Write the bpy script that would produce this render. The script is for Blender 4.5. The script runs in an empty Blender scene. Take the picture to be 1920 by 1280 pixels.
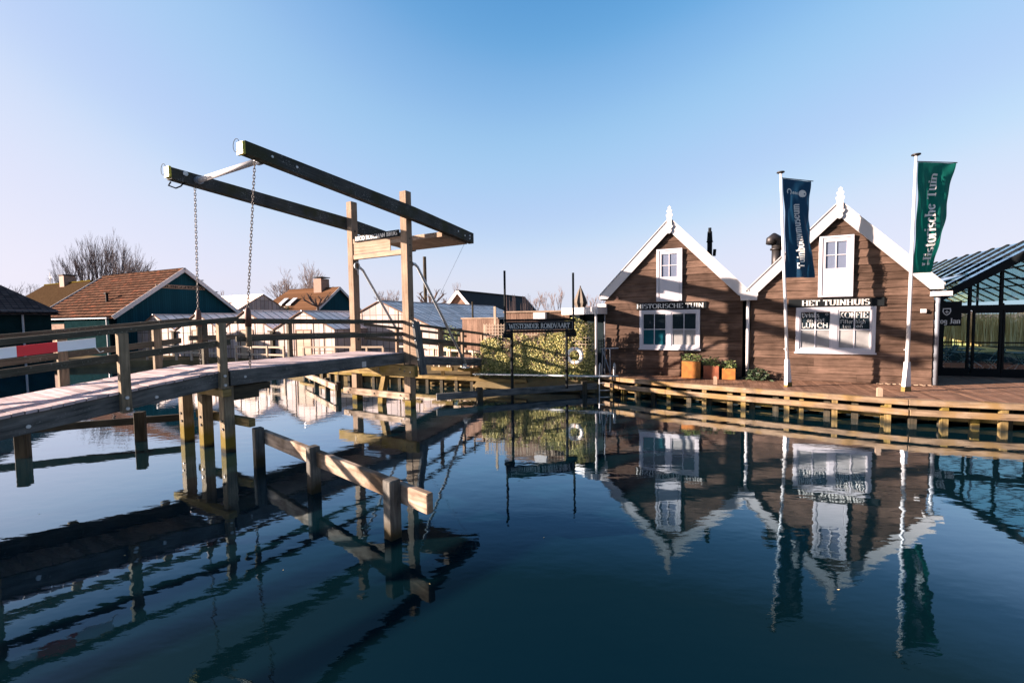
import bpy, math, random
from math import sin, cos, pi, radians, sqrt, atan2, hypot
from mathutils import Vector, Matrix
R_ = random.Random(7)
S = bpy.context.scene
col = S.collection

# ------------------------------------------------------------ camera
PITCH, ROLL, FPX, HC = .0514931, -.0134238, 828.64, 2.85
_F = Vector((0, cos(PITCH), -sin(PITCH))); _Rr = Vector((1, 0, 0)); _U = Vector((0, sin(PITCH), cos(PITCH)))
_R = _Rr*cos(ROLL)+_U*sin(ROLL); _U2 = -_Rr*sin(ROLL)+_U*cos(ROLL)
cam = bpy.data.objects.new('camera', bpy.data.cameras.new('camera')); col.objects.link(cam)
m = Matrix((_R, _U2, -_F)).transposed().to_4x4(); m.translation = (0, 0, HC); cam.matrix_world = m
cam.data.sensor_width = 36; cam.data.lens = FPX/1920*36; cam.data.clip_end = 3000; cam.data.clip_start = .05
S.camera = cam
# ------------------------------------------------------------ light
SUN_AZ, SUN_EL = 263., 14.          # degrees, azimuth from +y towards +x
W = bpy.data.worlds.new('World'); S.world = W; W.use_nodes = True
wn = W.node_tree; bg = wn.nodes['Background']
sky = wn.nodes.new('ShaderNodeTexSky'); sky.sky_type = 'NISHITA'; sky.sun_disc = False
sky.sun_elevation = radians(SUN_EL); sky.sun_rotation = radians(SUN_AZ)
sky.air_density = 1.0; sky.dust_density = 1.3; sky.ozone_density = 2.2; sky.altitude = 0
# the horizon haze band is read a little above the horizon, and the sky is graded like the photograph's
tc = wn.nodes.new('ShaderNodeTexCoord'); sx_ = wn.nodes.new('ShaderNodeSeparateXYZ'); cx_ = wn.nodes.new('ShaderNodeCombineXYZ'); mz_ = wn.nodes.new('ShaderNodeMath')
mz_.operation = 'MAXIMUM'; mz_.inputs[1].default_value = .075
wn.links.new(tc.outputs['Generated'], sx_.inputs[0]); wn.links.new(sx_.outputs[0], cx_.inputs[0]); wn.links.new(sx_.outputs[1], cx_.inputs[1]); wn.links.new(sx_.outputs[2], mz_.inputs[0]); wn.links.new(mz_.outputs[0], cx_.inputs[2]); wn.links.new(cx_.outputs[0], sky.inputs[0])
def vmul(src, k):
    q = wn.nodes.new('ShaderNodeVectorMath'); q.operation = 'SCALE'; wn.links.new(src, q.inputs[0]); q.inputs[3].default_value = k; return q.outputs[0]
cv = wn.nodes.new('ShaderNodeRGBCurve'); cv.mapping.extend = 'HORIZONTAL'
for ci, pts_ in enumerate((((0,0),(.43,.03),(.68,.13),(.80,.23),(1.05,.37),(1.65,.54),(2.1,.67),(2.8,.76),(6,.90)),
                          ((0,0),(.74,.15),(1.17,.36),(1.45,.50),(1.77,.60),(2.3,.65),(2.95,.75),(4,.80),(6,.86)),
                          ((0,0),(1.36,.42),(2.02,.70),(2.6,.86),(3.4,.93),(6,.97)))):
    c_ = cv.mapping.curves[ci]
    c_.points[0].location = (0,0); c_.points[1].location = (1, pts_[-1][1])
    for x_, y_ in pts_[1:-1]: c_.points.new(x_/6, y_)
cv.mapping.update()
wn.links.new(vmul(sky.outputs[0], 1/6), cv.inputs[1]); wn.links.new(vmul(cv.outputs[0], 1.263), bg.inputs[0]); bg.inputs[1].default_value = .15
sl = bpy.data.lights.new('sun', 'SUN'); sl.energy = 5.0; sl.angle = radians(.5); sl.color = (1, .79, .66)
so = bpy.data.objects.new('sun', sl); col.objects.link(so)
sd = Vector((-sin(radians(SUN_AZ))*cos(radians(SUN_EL)), -cos(radians(SUN_AZ))*cos(radians(SUN_EL)), -sin(radians(SUN_EL))))
so.rotation_euler = sd.to_track_quat('-Z', 'Y').to_euler()
S.view_settings.view_transform = 'Standard'; S.view_settings.look = 'None'
S.view_settings.exposure = 2.4; S.view_settings.gamma = 1
S.cycles.max_bounces = 8; S.cycles.transparent_max_bounces = 16; S.cycles.use_denoising = True

# ------------------------------------------------------------ frames
uB = Vector((.50106, .86541, 0)); tB = Vector((.86541, -.50106, 0)); P0 = Vector((-3.492, 14.287, 0))
nF = Vector((.41501, .90982, 0)); tF = Vector((.90982, -.41501, 0)); OF = nF*17.6838
Z = Vector((0, 0, 1))
def B(s, c, z): return P0+uB*s+tB*c+Z*z
def H(a, b, z): return OF+tF*a+nF*b+Z*z
def Wd(x, y, z): return Vector((x, y, z))

# ------------------------------------------------------------ mesh builder
class MB:
    def __init__(s): s.v = []; s.f = []; s.uv = []; s.mi = []
    def poly(s, pts, uv=None, mi=0):
        n = len(s.v); s.v += [Vector(p) for p in pts]; s.f.append(tuple(range(n, n+len(pts)))); s.uv.append(uv); s.mi.append(mi); return s
    def hexa(s, p, ul=None, mi=0):
        # p: 8 points, bottom 0-3 ring, top 4-7 ring ; shared verts
        p = [Vector(q) for q in p]; n = len(s.v); s.v += p
        off = R_.random()*20
        L = [(p[1]-p[0]).length, (p[3]-p[0]).length, (p[4]-p[0]).length]
        k = max(range(3), key=lambda i: L[i]) if ul is None else ul
        co = [(0,0,0),(1,0,0),(1,1,0),(0,1,0),(0,0,1),(1,0,1),(1,1,1),(0,1,1)]
        for f in ((0,3,2,1),(4,5,6,7),(0,1,5,4),(1,2,6,5),(2,3,7,6),(3,0,4,7)):
            s.f.append(tuple(n+i for i in f)); s.mi.append(mi)
            const = [a for a in range(3) if len({co[i][a] for i in f}) == 1][0]
            ax = [a for a in range(3) if a != const]
            if k in ax: u = k; v = [a for a in ax if a != k][0]
            else: u, v = ax
            s.uv.append([(co[i][u]*L[u]+off, co[i][v]*L[v]+off+const*.37) for i in f])
        return s
    def box(s, fr, x0, x1, y0, y1, z0, z1, ul=None, mi=0):
        return s.hexa([fr(x0,y0,z0),fr(x1,y0,z0),fr(x1,y1,z0),fr(x0,y1,z0),fr(x0,y0,z1),fr(x1,y0,z1),fr(x1,y1,z1),fr(x0,y1,z1)], ul, mi)
    def beam(s, p, q, w, h, w2=None, h2=None, up=Z, side=None, mi=0):
        p = Vector(p); q = Vector(q); d = (q-p).normalized()
        sd_ = d.cross(up)
        if sd_.length < 1e-4: sd_ = Vector((1,0,0)) if side is None else Vector(side)
        if side is not None: sd_ = Vector(side)
        sd_.normalize(); u = sd_.cross(d).normalized(); w2 = w2 or w; h2 = h2 or h
        P = []
        for (c, ww, hh) in ((p, w, h), (q, w2, h2)):
            P.append([c-sd_*ww/2-u*hh/2, c+sd_*ww/2-u*hh/2, c+sd_*ww/2+u*hh/2, c-sd_*ww/2+u*hh/2])
        return s.hexa([P[0][0],P[0][1],P[0][2],P[0][3],P[1][0],P[1][1],P[1][2],P[1][3]], 2, mi)
    def prism(s, pts, ext, mi=0):
        # polygon pts (Vectors) extruded by vector ext
        n = len(pts); k = len(s.v); s.v += [Vector(p) for p in pts]+[Vector(p)+ext for p in pts]
        s.f.append(tuple(k+i for i in range(n))[::-1]); s.uv.append(None); s.mi.append(mi)
        s.f.append(tuple(k+n+i for i in range(n))); s.uv.append(None); s.mi.append(mi)
        for i in range(n):
            j = (i+1) % n; s.f.append((k+i, k+j, k+n+j, k+n+i)); s.uv.append(None); s.mi.append(mi)
        return s
    def tube(s, pts, r, n=8, cap=True, mi=0):
        pts = [Vector(p) for p in pts]; rs = r if isinstance(r, (list, tuple)) else [r]*len(pts)
        k = len(s.v); ref = None; L = 0
        for i, p in enumerate(pts):
            d = (pts[min(i+1, len(pts)-1)]-pts[max(i-1, 0)]).normalized()
            if ref is None: ref = d.orthogonal().normalized()
            ref = (ref-d*ref.dot(d)).normalized(); bi = d.cross(ref)
            for j in range(n):
                a = 2*pi*j/n; s.v.append(p+(ref*cos(a)+bi*sin(a))*rs[i])
        for i in range(len(pts)-1):
            l0 = L; L += (pts[i+1]-pts[i]).length
            for j in range(n):
                j2 = (j+1) % n
                s.f.append((k+i*n+j, k+i*n+j2, k+(i+1)*n+j2, k+(i+1)*n+j)); s.mi.append(mi)
                c = 2*pi*rs[i]/n; s.uv.append([(l0, j*c), (l0, (j+1)*c), (L, (j+1)*c), (L, j*c)])
        if cap:
            s.f.append(tuple(k+j for j in range(n))[::-1]); s.uv.append(None); s.mi.append(mi)
            s.f.append(tuple(k+(len(pts)-1)*n+j for j in range(n))); s.uv.append(None); s.mi.append(mi)
        return s
    def build(s, name, mat, parent=None, loc=None, bevel=0, smooth=False):
        me = bpy.data.meshes.new(name)
        o = bpy.data.objects.new(name, me); col.objects.link(o)
        if parent is not None:
            base = Vector(parent['_o']); o.parent = parent; o['_o'] = tuple(base)
        else:
            if loc is None:
                xs = [v.x for v in s.v]; ys = [v.y for v in s.v]; zs = [v.z for v in s.v]
                loc = ((min(xs)+max(xs))/2, (min(ys)+max(ys))/2, min(zs))
            base = Vector(loc); o.location = base; o['_o'] = tuple(base)
        me.from_pydata([tuple(v-base) for v in s.v], [], s.f)
        ul = me.uv_layers.new(name='UVMap'); d = ul.data
        for p, uv in zip(me.polygons, s.uv):
            if uv is None:
                n = p.normal; a = max(range(3), key=lambda i: abs(n[i])); ax = [i for i in range(3) if i != a]
                if a != 2: # vertical face: u horizontal along wall, v = z
                    t = Vector((-n.y, n.x, 0)).normalized() if hypot(n.x, n.y) > 1e-6 else Vector((1, 0, 0))
                    uv = [(s.v[i].dot(t), s.v[i].z) for i in p.vertices]
                else: uv = [(s.v[i].x, s.v[i].y) for i in p.vertices]
            for li, c in zip(p.loop_indices, uv): d[li].uv = c
        ms = mat if isinstance(mat, (list, tuple)) else [mat]
        for x in ms: me.materials.append(x)
        if len(ms) > 1:
            for p, i in zip(me.polygons, s.mi): p.material_index = i
        if smooth:
            for p in me.polygons: p.use_smooth = True
        if bevel:
            b = o.modifiers.new('bevel', 'BEVEL'); b.width = bevel; b.segments = 1; b.limit_method = 'ANGLE'
        return o
def tag(o, label=None, cat=None, group=None, kind=None):
    if label: o['label'] = label
    if cat: o['category'] = cat
    if group: o['group'] = group
    if kind: o['kind'] = kind
    return o
def thing(name, label, cat, loc, group=None):
    o = bpy.data.objects.new(name, None); col.objects.link(o); o.location = loc; o['_o'] = tuple(loc)
    o.empty_display_size = .2
    return tag(o, label, cat, group)
def copy_tree(o, parent=None):
    c = o.copy(); col.objects.link(c)
    if parent is not None: c.parent = parent
    for ch in [x for x in bpy.data.objects if x.parent == o and x != c]: copy_tree(ch, c)
    return c

# ------------------------------------------------------------ materials
def nt(name):
    m_ = bpy.data.materials.new(name); m_.use_nodes = True; t = m_.node_tree
    return m_, t, t.nodes['Principled BSDF'], t.nodes, t.links
def setp(b, base=None, rough=.6, metal=0, spec=.5):
    if base is not None: b.inputs['Base Color'].default_value = (*base, 1)
    b.inputs['Roughness'].default_value = rough; b.inputs['Metallic'].default_value = metal
    b.inputs['Specular IOR Level'].default_value = spec
KC = .62   # the exposure is set for the sun side, so base colours sit a little low
def kc(c): return tuple(x*KC for x in c)
def flat(name, base, rough=.6, metal=0, spec=.5, var=.15, sc=3., bump=.0):
    base = kc(base)
    m_, t, b, N, L = nt(name); setp(b, base, rough, metal, spec)
    g = N.new('ShaderNodeNewGeometry'); n = N.new('ShaderNodeTexNoise'); n.inputs['Scale'].default_value = sc; n.inputs['Detail'].default_value = 8
    L.new(g.outputs['Position'], n.inputs['Vector'])
    r = N.new('ShaderNodeMapRange'); r.inputs[1].default_value = .25; r.inputs[2].default_value = .75; r.inputs[3].default_value = 1-var; r.inputs[4].default_value = 1+var
    L.new(n.outputs[0], r.inputs[0])
    mx = N.new('ShaderNodeMix'); mx.data_type = 'RGBA'; mx.blend_type = 'MULTIPLY'; mx.inputs[0].default_value = 1
    mx.inputs[6].default_value = (*base, 1); L.new(r.outputs[0], mx.inputs[7]); L.new(mx.outputs[2], b.inputs['Base Color'])
    if bump:
        bp = N.new('ShaderNodeBump'); bp.inputs['Strength'].default_value = bump; bp.inputs['Distance'].default_value = .02
        L.new(n.outputs[0], bp.inputs['Height']); L.new(bp.outputs[0], b.inputs['Normal'])
    return m_
def ramp(N, L, src, stops):
    r = N.new('ShaderNodeValToRGB'); e = r.color_ramp.elements
    while len(e) < len(stops): e.new(.5)
    for x, (p, c) in zip(e, stops): x.position = p; x.color = (*c, 1)
    L.new(src, r.inputs[0]); return r
def wood(name, dark, light, rough=.75, grain=38., island=.25, algae=None, specks=None, top=None, bump=.5, wl=.45, moss=None):
    """grain along the timber (UV u); algae = colour of the green-yellow growth band near the water"""
    dark, light = kc(dark), kc(light)
    if algae: algae = kc(algae)
    if moss: moss = kc(moss)
    if specks: specks = kc(specks)
    m_, t, b, N, L = nt(name); setp(b, light, rough, 0, .05)
    uv = N.new('ShaderNodeUVMap'); mp = N.new('ShaderNodeMapping'); mp.inputs['Scale'].default_value = (1.3, grain, 1); L.new(uv.outputs[0], mp.inputs[0])
    n = N.new('ShaderNodeTexNoise'); n.inputs['Scale'].default_value = 1; n.inputs['Detail'].default_value = 6; n.inputs['Roughness'].default_value = .65; n.inputs['Distortion'].default_value = .6
    L.new(mp.outputs[0], n.inputs['Vector'])
    g = N.new('ShaderNodeNewGeometry')
    n2 = N.new('ShaderNodeTexNoise'); n2.inputs['Scale'].default_value = 2.3; n2.inputs['Detail'].default_value = 5; L.new(g.outputs['Position'], n2.inputs['Vector'])
    ad = N.new('ShaderNodeMath'); ad.operation = 'MULTIPLY_ADD'; ad.inputs[1].default_value = .65; L.new(n.outputs[0], ad.inputs[0])
    sb = N.new('ShaderNodeMath'); sb.operation = 'MULTIPLY'; sb.inputs[1].default_value = .35; L.new(n2.outputs[0], sb.inputs[0]); L.new(sb.outputs[0], ad.inputs[2])
    mid = tuple((a+c)/2 for a, c in zip(dark, light))
    r = ramp(N, L, ad.outputs[0], [(.34, dark), (.5, mid), (.64, light)]); cur = r.outputs[0]
    # per-piece tone
    iv = N.new('ShaderNodeMapRange'); iv.inputs[3].default_value = 1-island; iv.inputs[4].default_value = 1+island; L.new(g.outputs['Random Per Island'], iv.inputs[0])
    mx = N.new('ShaderNodeMix'); mx.data_type = 'RGBA'; mx.blend_type = 'MULTIPLY'; mx.inputs[0].default_value = 1; L.new(cur, mx.inputs[6]); L.new(iv.outputs[0], mx.inputs[7]); cur = mx.outputs[2]
    def over(cur, fac, colr):
        q = N.new('ShaderNodeMix'); q.data_type = 'RGBA'; L.new(fac, q.inputs[0]); L.new(cur, q.inputs[6]); q.inputs[7].default_value = (*colr, 1); return q.outputs[2]
    def math(op, a, bb):
        q = N.new('ShaderNodeMath'); q.operation = op; q.use_clamp = True
        for i, x in enumerate((a, bb)):
            if isinstance(x, (int, float)): q.inputs[i].default_value = x
            else: L.new(x, q.inputs[i])
        return q.outputs[0]
    if specks:
        ns = N.new('ShaderNodeTexNoise'); ns.inputs['Scale'].default_value = 34; ns.inputs['Detail'].default_value = 4; L.new(g.outputs['Position'], ns.inputs['Vector'])
        n3 = N.new('ShaderNodeTexNoise'); n3.inputs['Scale'].default_value = 2.2; L.new(g.outputs['Position'], n3.inputs['Vector'])
        a = N.new('ShaderNodeMapRange'); a.inputs[1].default_value = .60; a.inputs[2].default_value = .68; L.new(ns.outputs[0], a.inputs[0])
        a2 = N.new('ShaderNodeMapRange'); a2.inputs[1].default_value = .45; a2.inputs[2].default_value = .62; L.new(n3.outputs[0], a2.inputs[0])
        cur = over(cur, math('MULTIPLY', a.outputs[0], a2.outputs[0]), specks)
    if moss:
        n4 = N.new('ShaderNodeTexNoise'); n4.inputs['Scale'].default_value = 1.6; n4.inputs['Detail'].default_value = 7; L.new(g.outputs['Position'], n4.inputs['Vector'])
        a = N.new('ShaderNodeMapRange'); a.inputs[1].default_value = .48; a.inputs[2].default_value = .62; L.new(n4.outputs[0], a.inputs[0]); cur = over(cur, math('MULTIPLY', a.outputs[0], .85), moss)
    if algae:
        sx = N.new('ShaderNodeSeparateXYZ'); L.new(g.outputs['Position'], sx.inputs[0])
        nz = N.new('ShaderNodeMath'); nz.operation = 'MULTIPLY_ADD'; nz.inputs[1].default_value = .45; L.new(n2.outputs[0], nz.inputs[0]); L.new(sx.outputs[2], nz.inputs[2])
        a = N.new('ShaderNodeMapRange'); a.inputs[1].default_value = wl+.32; a.inputs[2].default_value = wl+.08; L.new(nz.outputs[0], a.inputs[0]); cur = over(cur, a.outputs[0], algae)
        a = N.new('ShaderNodeMapRange'); a.inputs[1].default_value = .34; a.inputs[2].default_value = .24; L.new(nz.outputs[0], a.inputs[0]); cur = over(cur, a.outputs[0], (.02, .018, .012))
    L.new(cur, b.inputs['Base Color'])
    bp = N.new('ShaderNodeBump'); bp.inputs['Strength'].default_value = bump; bp.inputs['Distance'].default_value = .006; L.new(n.outputs[0], bp.inputs['Height']); L.new(bp.outputs[0], b.inputs['Normal'])
    return m_
ALG = (.17, .125, .025)
M = dict(
 post=wood('post_wood', (.17,.12,.082), (.39,.285,.205), algae=ALG, grain=30, island=.08, wl=.35),
 beam=wood('beam_wood', (.035,.04,.04), (.105,.105,.10), specks=(.42,.43,.42), grain=24, island=.1, moss=(.06,.062,.035)),
 rail=wood('rail_wood', (.05,.048,.038), (.16,.14,.105), grain=30, island=.12, specks=(.3,.31,.26)),
 deck=wood('deck_wood', (.36,.28,.27), (.80,.66,.66), grain=20, island=.3, rough=.55),
 string=wood('stringer_wood', (.04,.045,.045), (.20,.20,.195), grain=12, island=.08, specks=(.3,.3,.29)),
 algae=wood('algae_wood', (.10,.07,.03), (.38,.27,.12), grain=16, island=.2, moss=(.20,.145,.03), algae=(.06,.045,.016), wl=.05),
 pile=wood('pile_wood', (.10,.085,.06), (.36,.28,.19), algae=ALG, grain=20, island=.15),
 fence=wood('guard_rail_wood', (.17,.125,.09), (.55,.43,.33), grain=14, island=.1, moss=(.12,.08,.05)),
 gpost=wood('guard_post_wood', (.03,.03,.028), (.20,.19,.17), grain=16, island=.1, algae=(.045,.035,.018), wl=.25),
 darkp=wood('dark_pile_wood', (.03,.028,.022), (.10,.085,.06), grain=16, island=.1),
 clap=wood('clapboard_wood', (.042,.027,.019), (.185,.117,.087), grain=22, island=.36, rough=.7),
 shed=wood('shed_wood', (.12,.07,.05), (.34,.22,.16), grain=16, island=.2),
 quay=wood('quay_deck_wood', (.15,.08,.05), (.34,.20,.135), grain=16, island=.25, rough=.55),
 kerb=wood('kerb_wood', (.13,.088,.055), (.44,.32,.215), grain=12, island=.12, moss=(.28,.175,.07)),
 garden=wood('garden_fence_wood', (.42,.33,.24), (.68,.55,.43), grain=14, island=.1),
 panel=wood('panel_wood', (.26,.185,.13), (.50,.37,.275), grain=16, island=.06),
 white=flat('white_paint', (.62,.59,.59), .5, var=.04),
 frame=flat('window_paint', (.60,.58,.62), .45, var=.03),
 teal=flat('teal_paint', (.006,.075,.095), .6, var=.2, sc=1.5),
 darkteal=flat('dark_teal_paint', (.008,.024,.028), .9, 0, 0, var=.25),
 black=flat('black_paint', (.012,.015,.017), .75, 0, .08, var=.2),
 steel=flat('galvanised_steel', (.62,.66,.68), .45, .35, var=.15, sc=20),
 grey=flat('grey_paint', (.30,.33,.38), .4, .2),
 rust=flat('rusty_paint', (.13,.055,.04), .6, .2, var=.3, sc=12),
 iron=flat('chain_iron', (.06,.055,.055), .5, .7, var=.3, sc=40),
 corten=flat('corten_steel', (.42,.15,.02), .75, .1, var=.35, sc=6, bump=.2),
 corten2=flat('red_corten_steel', (.30,.085,.035), .75, .1, var=.35, sc=6, bump=.2),
 red=flat('red_board', (1.3,.012,.035), .4, var=.05), yellow=flat('yellow_cap', (.62,.52,.02), .5, var=.1),
 slate=flat('dark_roof', (.035,.036,.037), .7, 0, .05, var=.3, sc=5),
 bark=flat('bark', (.075,.052,.045), .9, var=.3, sc=9), twig=flat('twigs', (.16,.115,.11), .9, var=.2),
 stone=flat('brick_chimney', (.30,.18,.13), .85, var=.3, sc=8),
 thatch=flat('thatch', (.065,.042,.024), .95, 0, 0, var=.4, sc=6, bump=.4),
 moss_ridge=flat('mossy_ridge', (.14,.105,.02), .95, 0, 0, var=.4, sc=6),
 ground=flat('soil', (.17,.13,.07), .95, 0, .02, var=.5, sc=1.2, bump=.5),
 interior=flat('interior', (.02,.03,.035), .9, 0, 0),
 letter=flat('letter_white', (.80,.78,.74), .5, var=.02),
 canvas=flat('parasol_cloth', (.16,.13,.10), .85, var=.2),
 buoy=flat('lifebuoy_shell', (1.25,1.18,1.05), .5, var=.12, sc=6), buoyred=flat('lifebuoy_band', (.50,.22,.14), .5),
 boardwhite=flat('white_board', (1.38,1.36,1.40), .4, var=.04),
 pole=flat('flagpole_paint', (.74,.72,.73), .3, var=.08, sc=5), ac=flat('cabinet_paint', (.72,.70,.70), .4, var=.03),
)
def glass_pane(name, base=(.012,.02,.026), rough=.03, spec=.8):
    m_, t, b, N, L = nt(name); setp(b, base, rough, 0, spec); b.inputs['IOR'].default_value = 1.52
    g = N.new('ShaderNodeNewGeometry'); n = N.new('ShaderNodeTexNoise'); n.inputs['Scale'].default_value = 1.4; L.new(g.outputs['Position'], n.inputs['Vector'])
    bp = N.new('ShaderNodeBump'); bp.inputs['Strength'].default_value = .06; bp.inputs['Distance'].default_value = .05; L.new(n.outputs[0], bp.inputs['Height']); L.new(bp.outputs[0], b.inputs['Normal'])
    return m_
M['pane'] = glass_pane('window_glass'); M['pane2'] = glass_pane('hatch_glass', (.10,.12,.17), .08)  # hatch glass: reflected sky tone is put into its bluish base
M['blind'] = flat('blind_behind_glass', (.33,.33,.33), .12, var=.25, sc=2.5); M['blindteal'] = flat('teal_blind_behind_glass', (.01,.09,.12), .1, var=.3, sc=2)
def thin_glass(name, tint=(.55,.80,.84), fac=.12):
    m_, t, b, N, L = nt(name); N.remove(b); out = N['Material Output']
    tr = N.new('ShaderNodeBsdfTransparent'); tr.inputs[0].default_value = (*tint, 1)
    gl = N.new('ShaderNodeBsdfGlossy'); gl.inputs[0].default_value = (.9,.95,1,1); gl.inputs['Roughness'].default_value = .03
    fr = N.new('ShaderNodeFresnel'); fr.inputs[0].default_value = 1.5
    ad = N.new('ShaderNodeMath'); ad.operation = 'ADD'; ad.use_clamp = True; ad.inputs[1].default_value = fac; L.new(fr.outputs[0], ad.inputs[0])
    mx = N.new('ShaderNodeMixShader'); L.new(ad.outputs[0], mx.inputs[0]); L.new(tr.outputs[0], mx.inputs[1]); L.new(gl.outputs[0], mx.inputs[2]); L.new(mx.outputs[0], out.inputs[0])
    return m_
M['glass'] = thin_glass('greenhouse_glass', (.62,.86,.88), .06); M['roofglass'] = thin_glass('roof_glass', (.62,.86,.92), .26)
def stripes(name, axis, period, w, base, line, rough=.4, var=.2, grime=None, second=None, metal=0, spec=.3):
    """panels of colour base with bars of colour line every period (UV metres)"""
    base, line = kc(base), kc(line)
    m_, t, b, N, L = nt(name); setp(b, base, rough, metal, spec)
    uv = N.new('ShaderNodeUVMap'); sx = N.new('ShaderNodeSeparateXYZ'); L.new(uv.outputs[0], sx.inputs[0])
    def bar(ax, per, ww):
        d = N.new('ShaderNodeMath'); d.operation = 'DIVIDE'; d.inputs[1].default_value = per; L.new(sx.outputs[ax], d.inputs[0])
        f = N.new('ShaderNodeMath'); f.operation = 'FRACT'; L.new(d.outputs[0], f.inputs[0])
        c = N.new('ShaderNodeMath'); c.operation = 'LESS_THAN'; c.inputs[1].default_value = ww/per; L.new(f.outputs[0], c.inputs[0]); return c.outputs[0], d.outputs[0]
    fac, cell = bar(axis, period, w)
    if second:
        f2, c2 = bar(1-axis, second[0], second[1]); mxx = N.new('ShaderNodeMath'); mxx.operation = 'MAXIMUM'; L.new(fac, mxx.inputs[0]); L.new(f2, mxx.inputs[1]); fac = mxx.outputs[0]
    fl = N.new('ShaderNodeMath'); fl.operation = 'FLOOR'; L.new(cell, fl.inputs[0])
    wn_ = N.new('ShaderNodeTexWhiteNoise'); wn_.noise_dimensions = '2D'
    cb = N.new('ShaderNodeCombineXYZ'); L.new(fl.outputs[0], cb.inputs[0])
    if second:
        fl2 = N.new('ShaderNodeMath'); fl2.operation = 'FLOOR'; L.new(c2, fl2.inputs[0]); L.new(fl2.outputs[0], cb.inputs[1])
    L.new(cb.outputs[0], wn_.inputs['Vector'])
    g = N.new('ShaderNodeNewGeometry'); n = N.new('ShaderNodeTexNoise'); n.inputs['Scale'].default_value = 1.7; n.inputs['Detail'].default_value = 8; n.inputs['Roughness'].default_value = .7; L.new(g.outputs['Position'], n.inputs['Vector'])
    mm = N.new('ShaderNodeMath'); mm.operation = 'ADD'; L.new(wn_.outputs[0], mm.inputs[0]); L.new(n.outputs[0], mm.inputs[1])
    r = N.new('ShaderNodeMapRange'); r.inputs[1].default_value = .3; r.inputs[2].default_value = 1.6; r.inputs[3].default_value = 1-var; r.inputs[4].default_value = 1+var*.6; L.new(mm.outputs[0], r.inputs[0])
    q = N.new('ShaderNodeMix'); q.data_type = 'RGBA'; q.blend_type = 'MULTIPLY'; q.inputs[0].default_value = 1; q.inputs[6].default_value = (*base, 1); L.new(r.outputs[0], q.inputs[7]); cur = q.outputs[2]
    if grime:
        a = N.new('ShaderNodeMapRange'); a.inputs[1].default_value = .52; a.inputs[2].default_value = .72; L.new(n.outputs[0], a.inputs[0])
        q = N.new('ShaderNodeMix'); q.data_type = 'RGBA'; L.new(a.outputs[0], q.inputs[0]); L.new(cur, q.inputs[6]); q.inputs[7].default_value = (*grime, 1); cur = q.outputs[2]
    q = N.new('ShaderNodeMix'); q.data_type = 'RGBA'; L.new(fac, q.inputs[0]); L.new(cur, q.inputs[6]); q.inputs[7].default_value = (*line, 1); L.new(q.outputs[2], b.inputs['Base Color'])
    return m_
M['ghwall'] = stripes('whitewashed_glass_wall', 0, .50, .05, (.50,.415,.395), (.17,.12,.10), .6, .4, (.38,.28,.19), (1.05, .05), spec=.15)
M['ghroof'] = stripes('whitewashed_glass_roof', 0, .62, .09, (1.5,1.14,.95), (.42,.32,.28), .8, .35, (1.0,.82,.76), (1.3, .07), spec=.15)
M['tiles'] = stripes('clay_roof_tiles', 1, .40, .15, (.14,.08,.055), (.016,.010,.009), .9, .45, (.20,.07,.04), (.25, .02), spec=0)
M['tiles2'] = stripes('brown_roof_tiles', 1, .5, .08, (.17,.09,.05), (.09,.055,.035), .9, .35, spec=0)
M['slates'] = stripes('slate_roof_tiles', 1, .30, .05, (.085,.062,.056), (.012,.014,.018), .8, .5, None, (.28, .03), spec=.05)
M['tealboards'] = stripes('teal_boards', 0, .16, .018, (.007,.060,.085), (.003,.026,.038), .7, .2, spec=.06)
M['glroof'] = stripes('glazed_roof_bars', 0, .45, .13, (.22,.36,.52), (.006,.012,.02), .08, .15, None, (2.4, .05))
M['greydoor'] = stripes('door_boards', 0, .12, .012, (.44,.34,.24), (.15,.10,.07), .7, .2)

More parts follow.
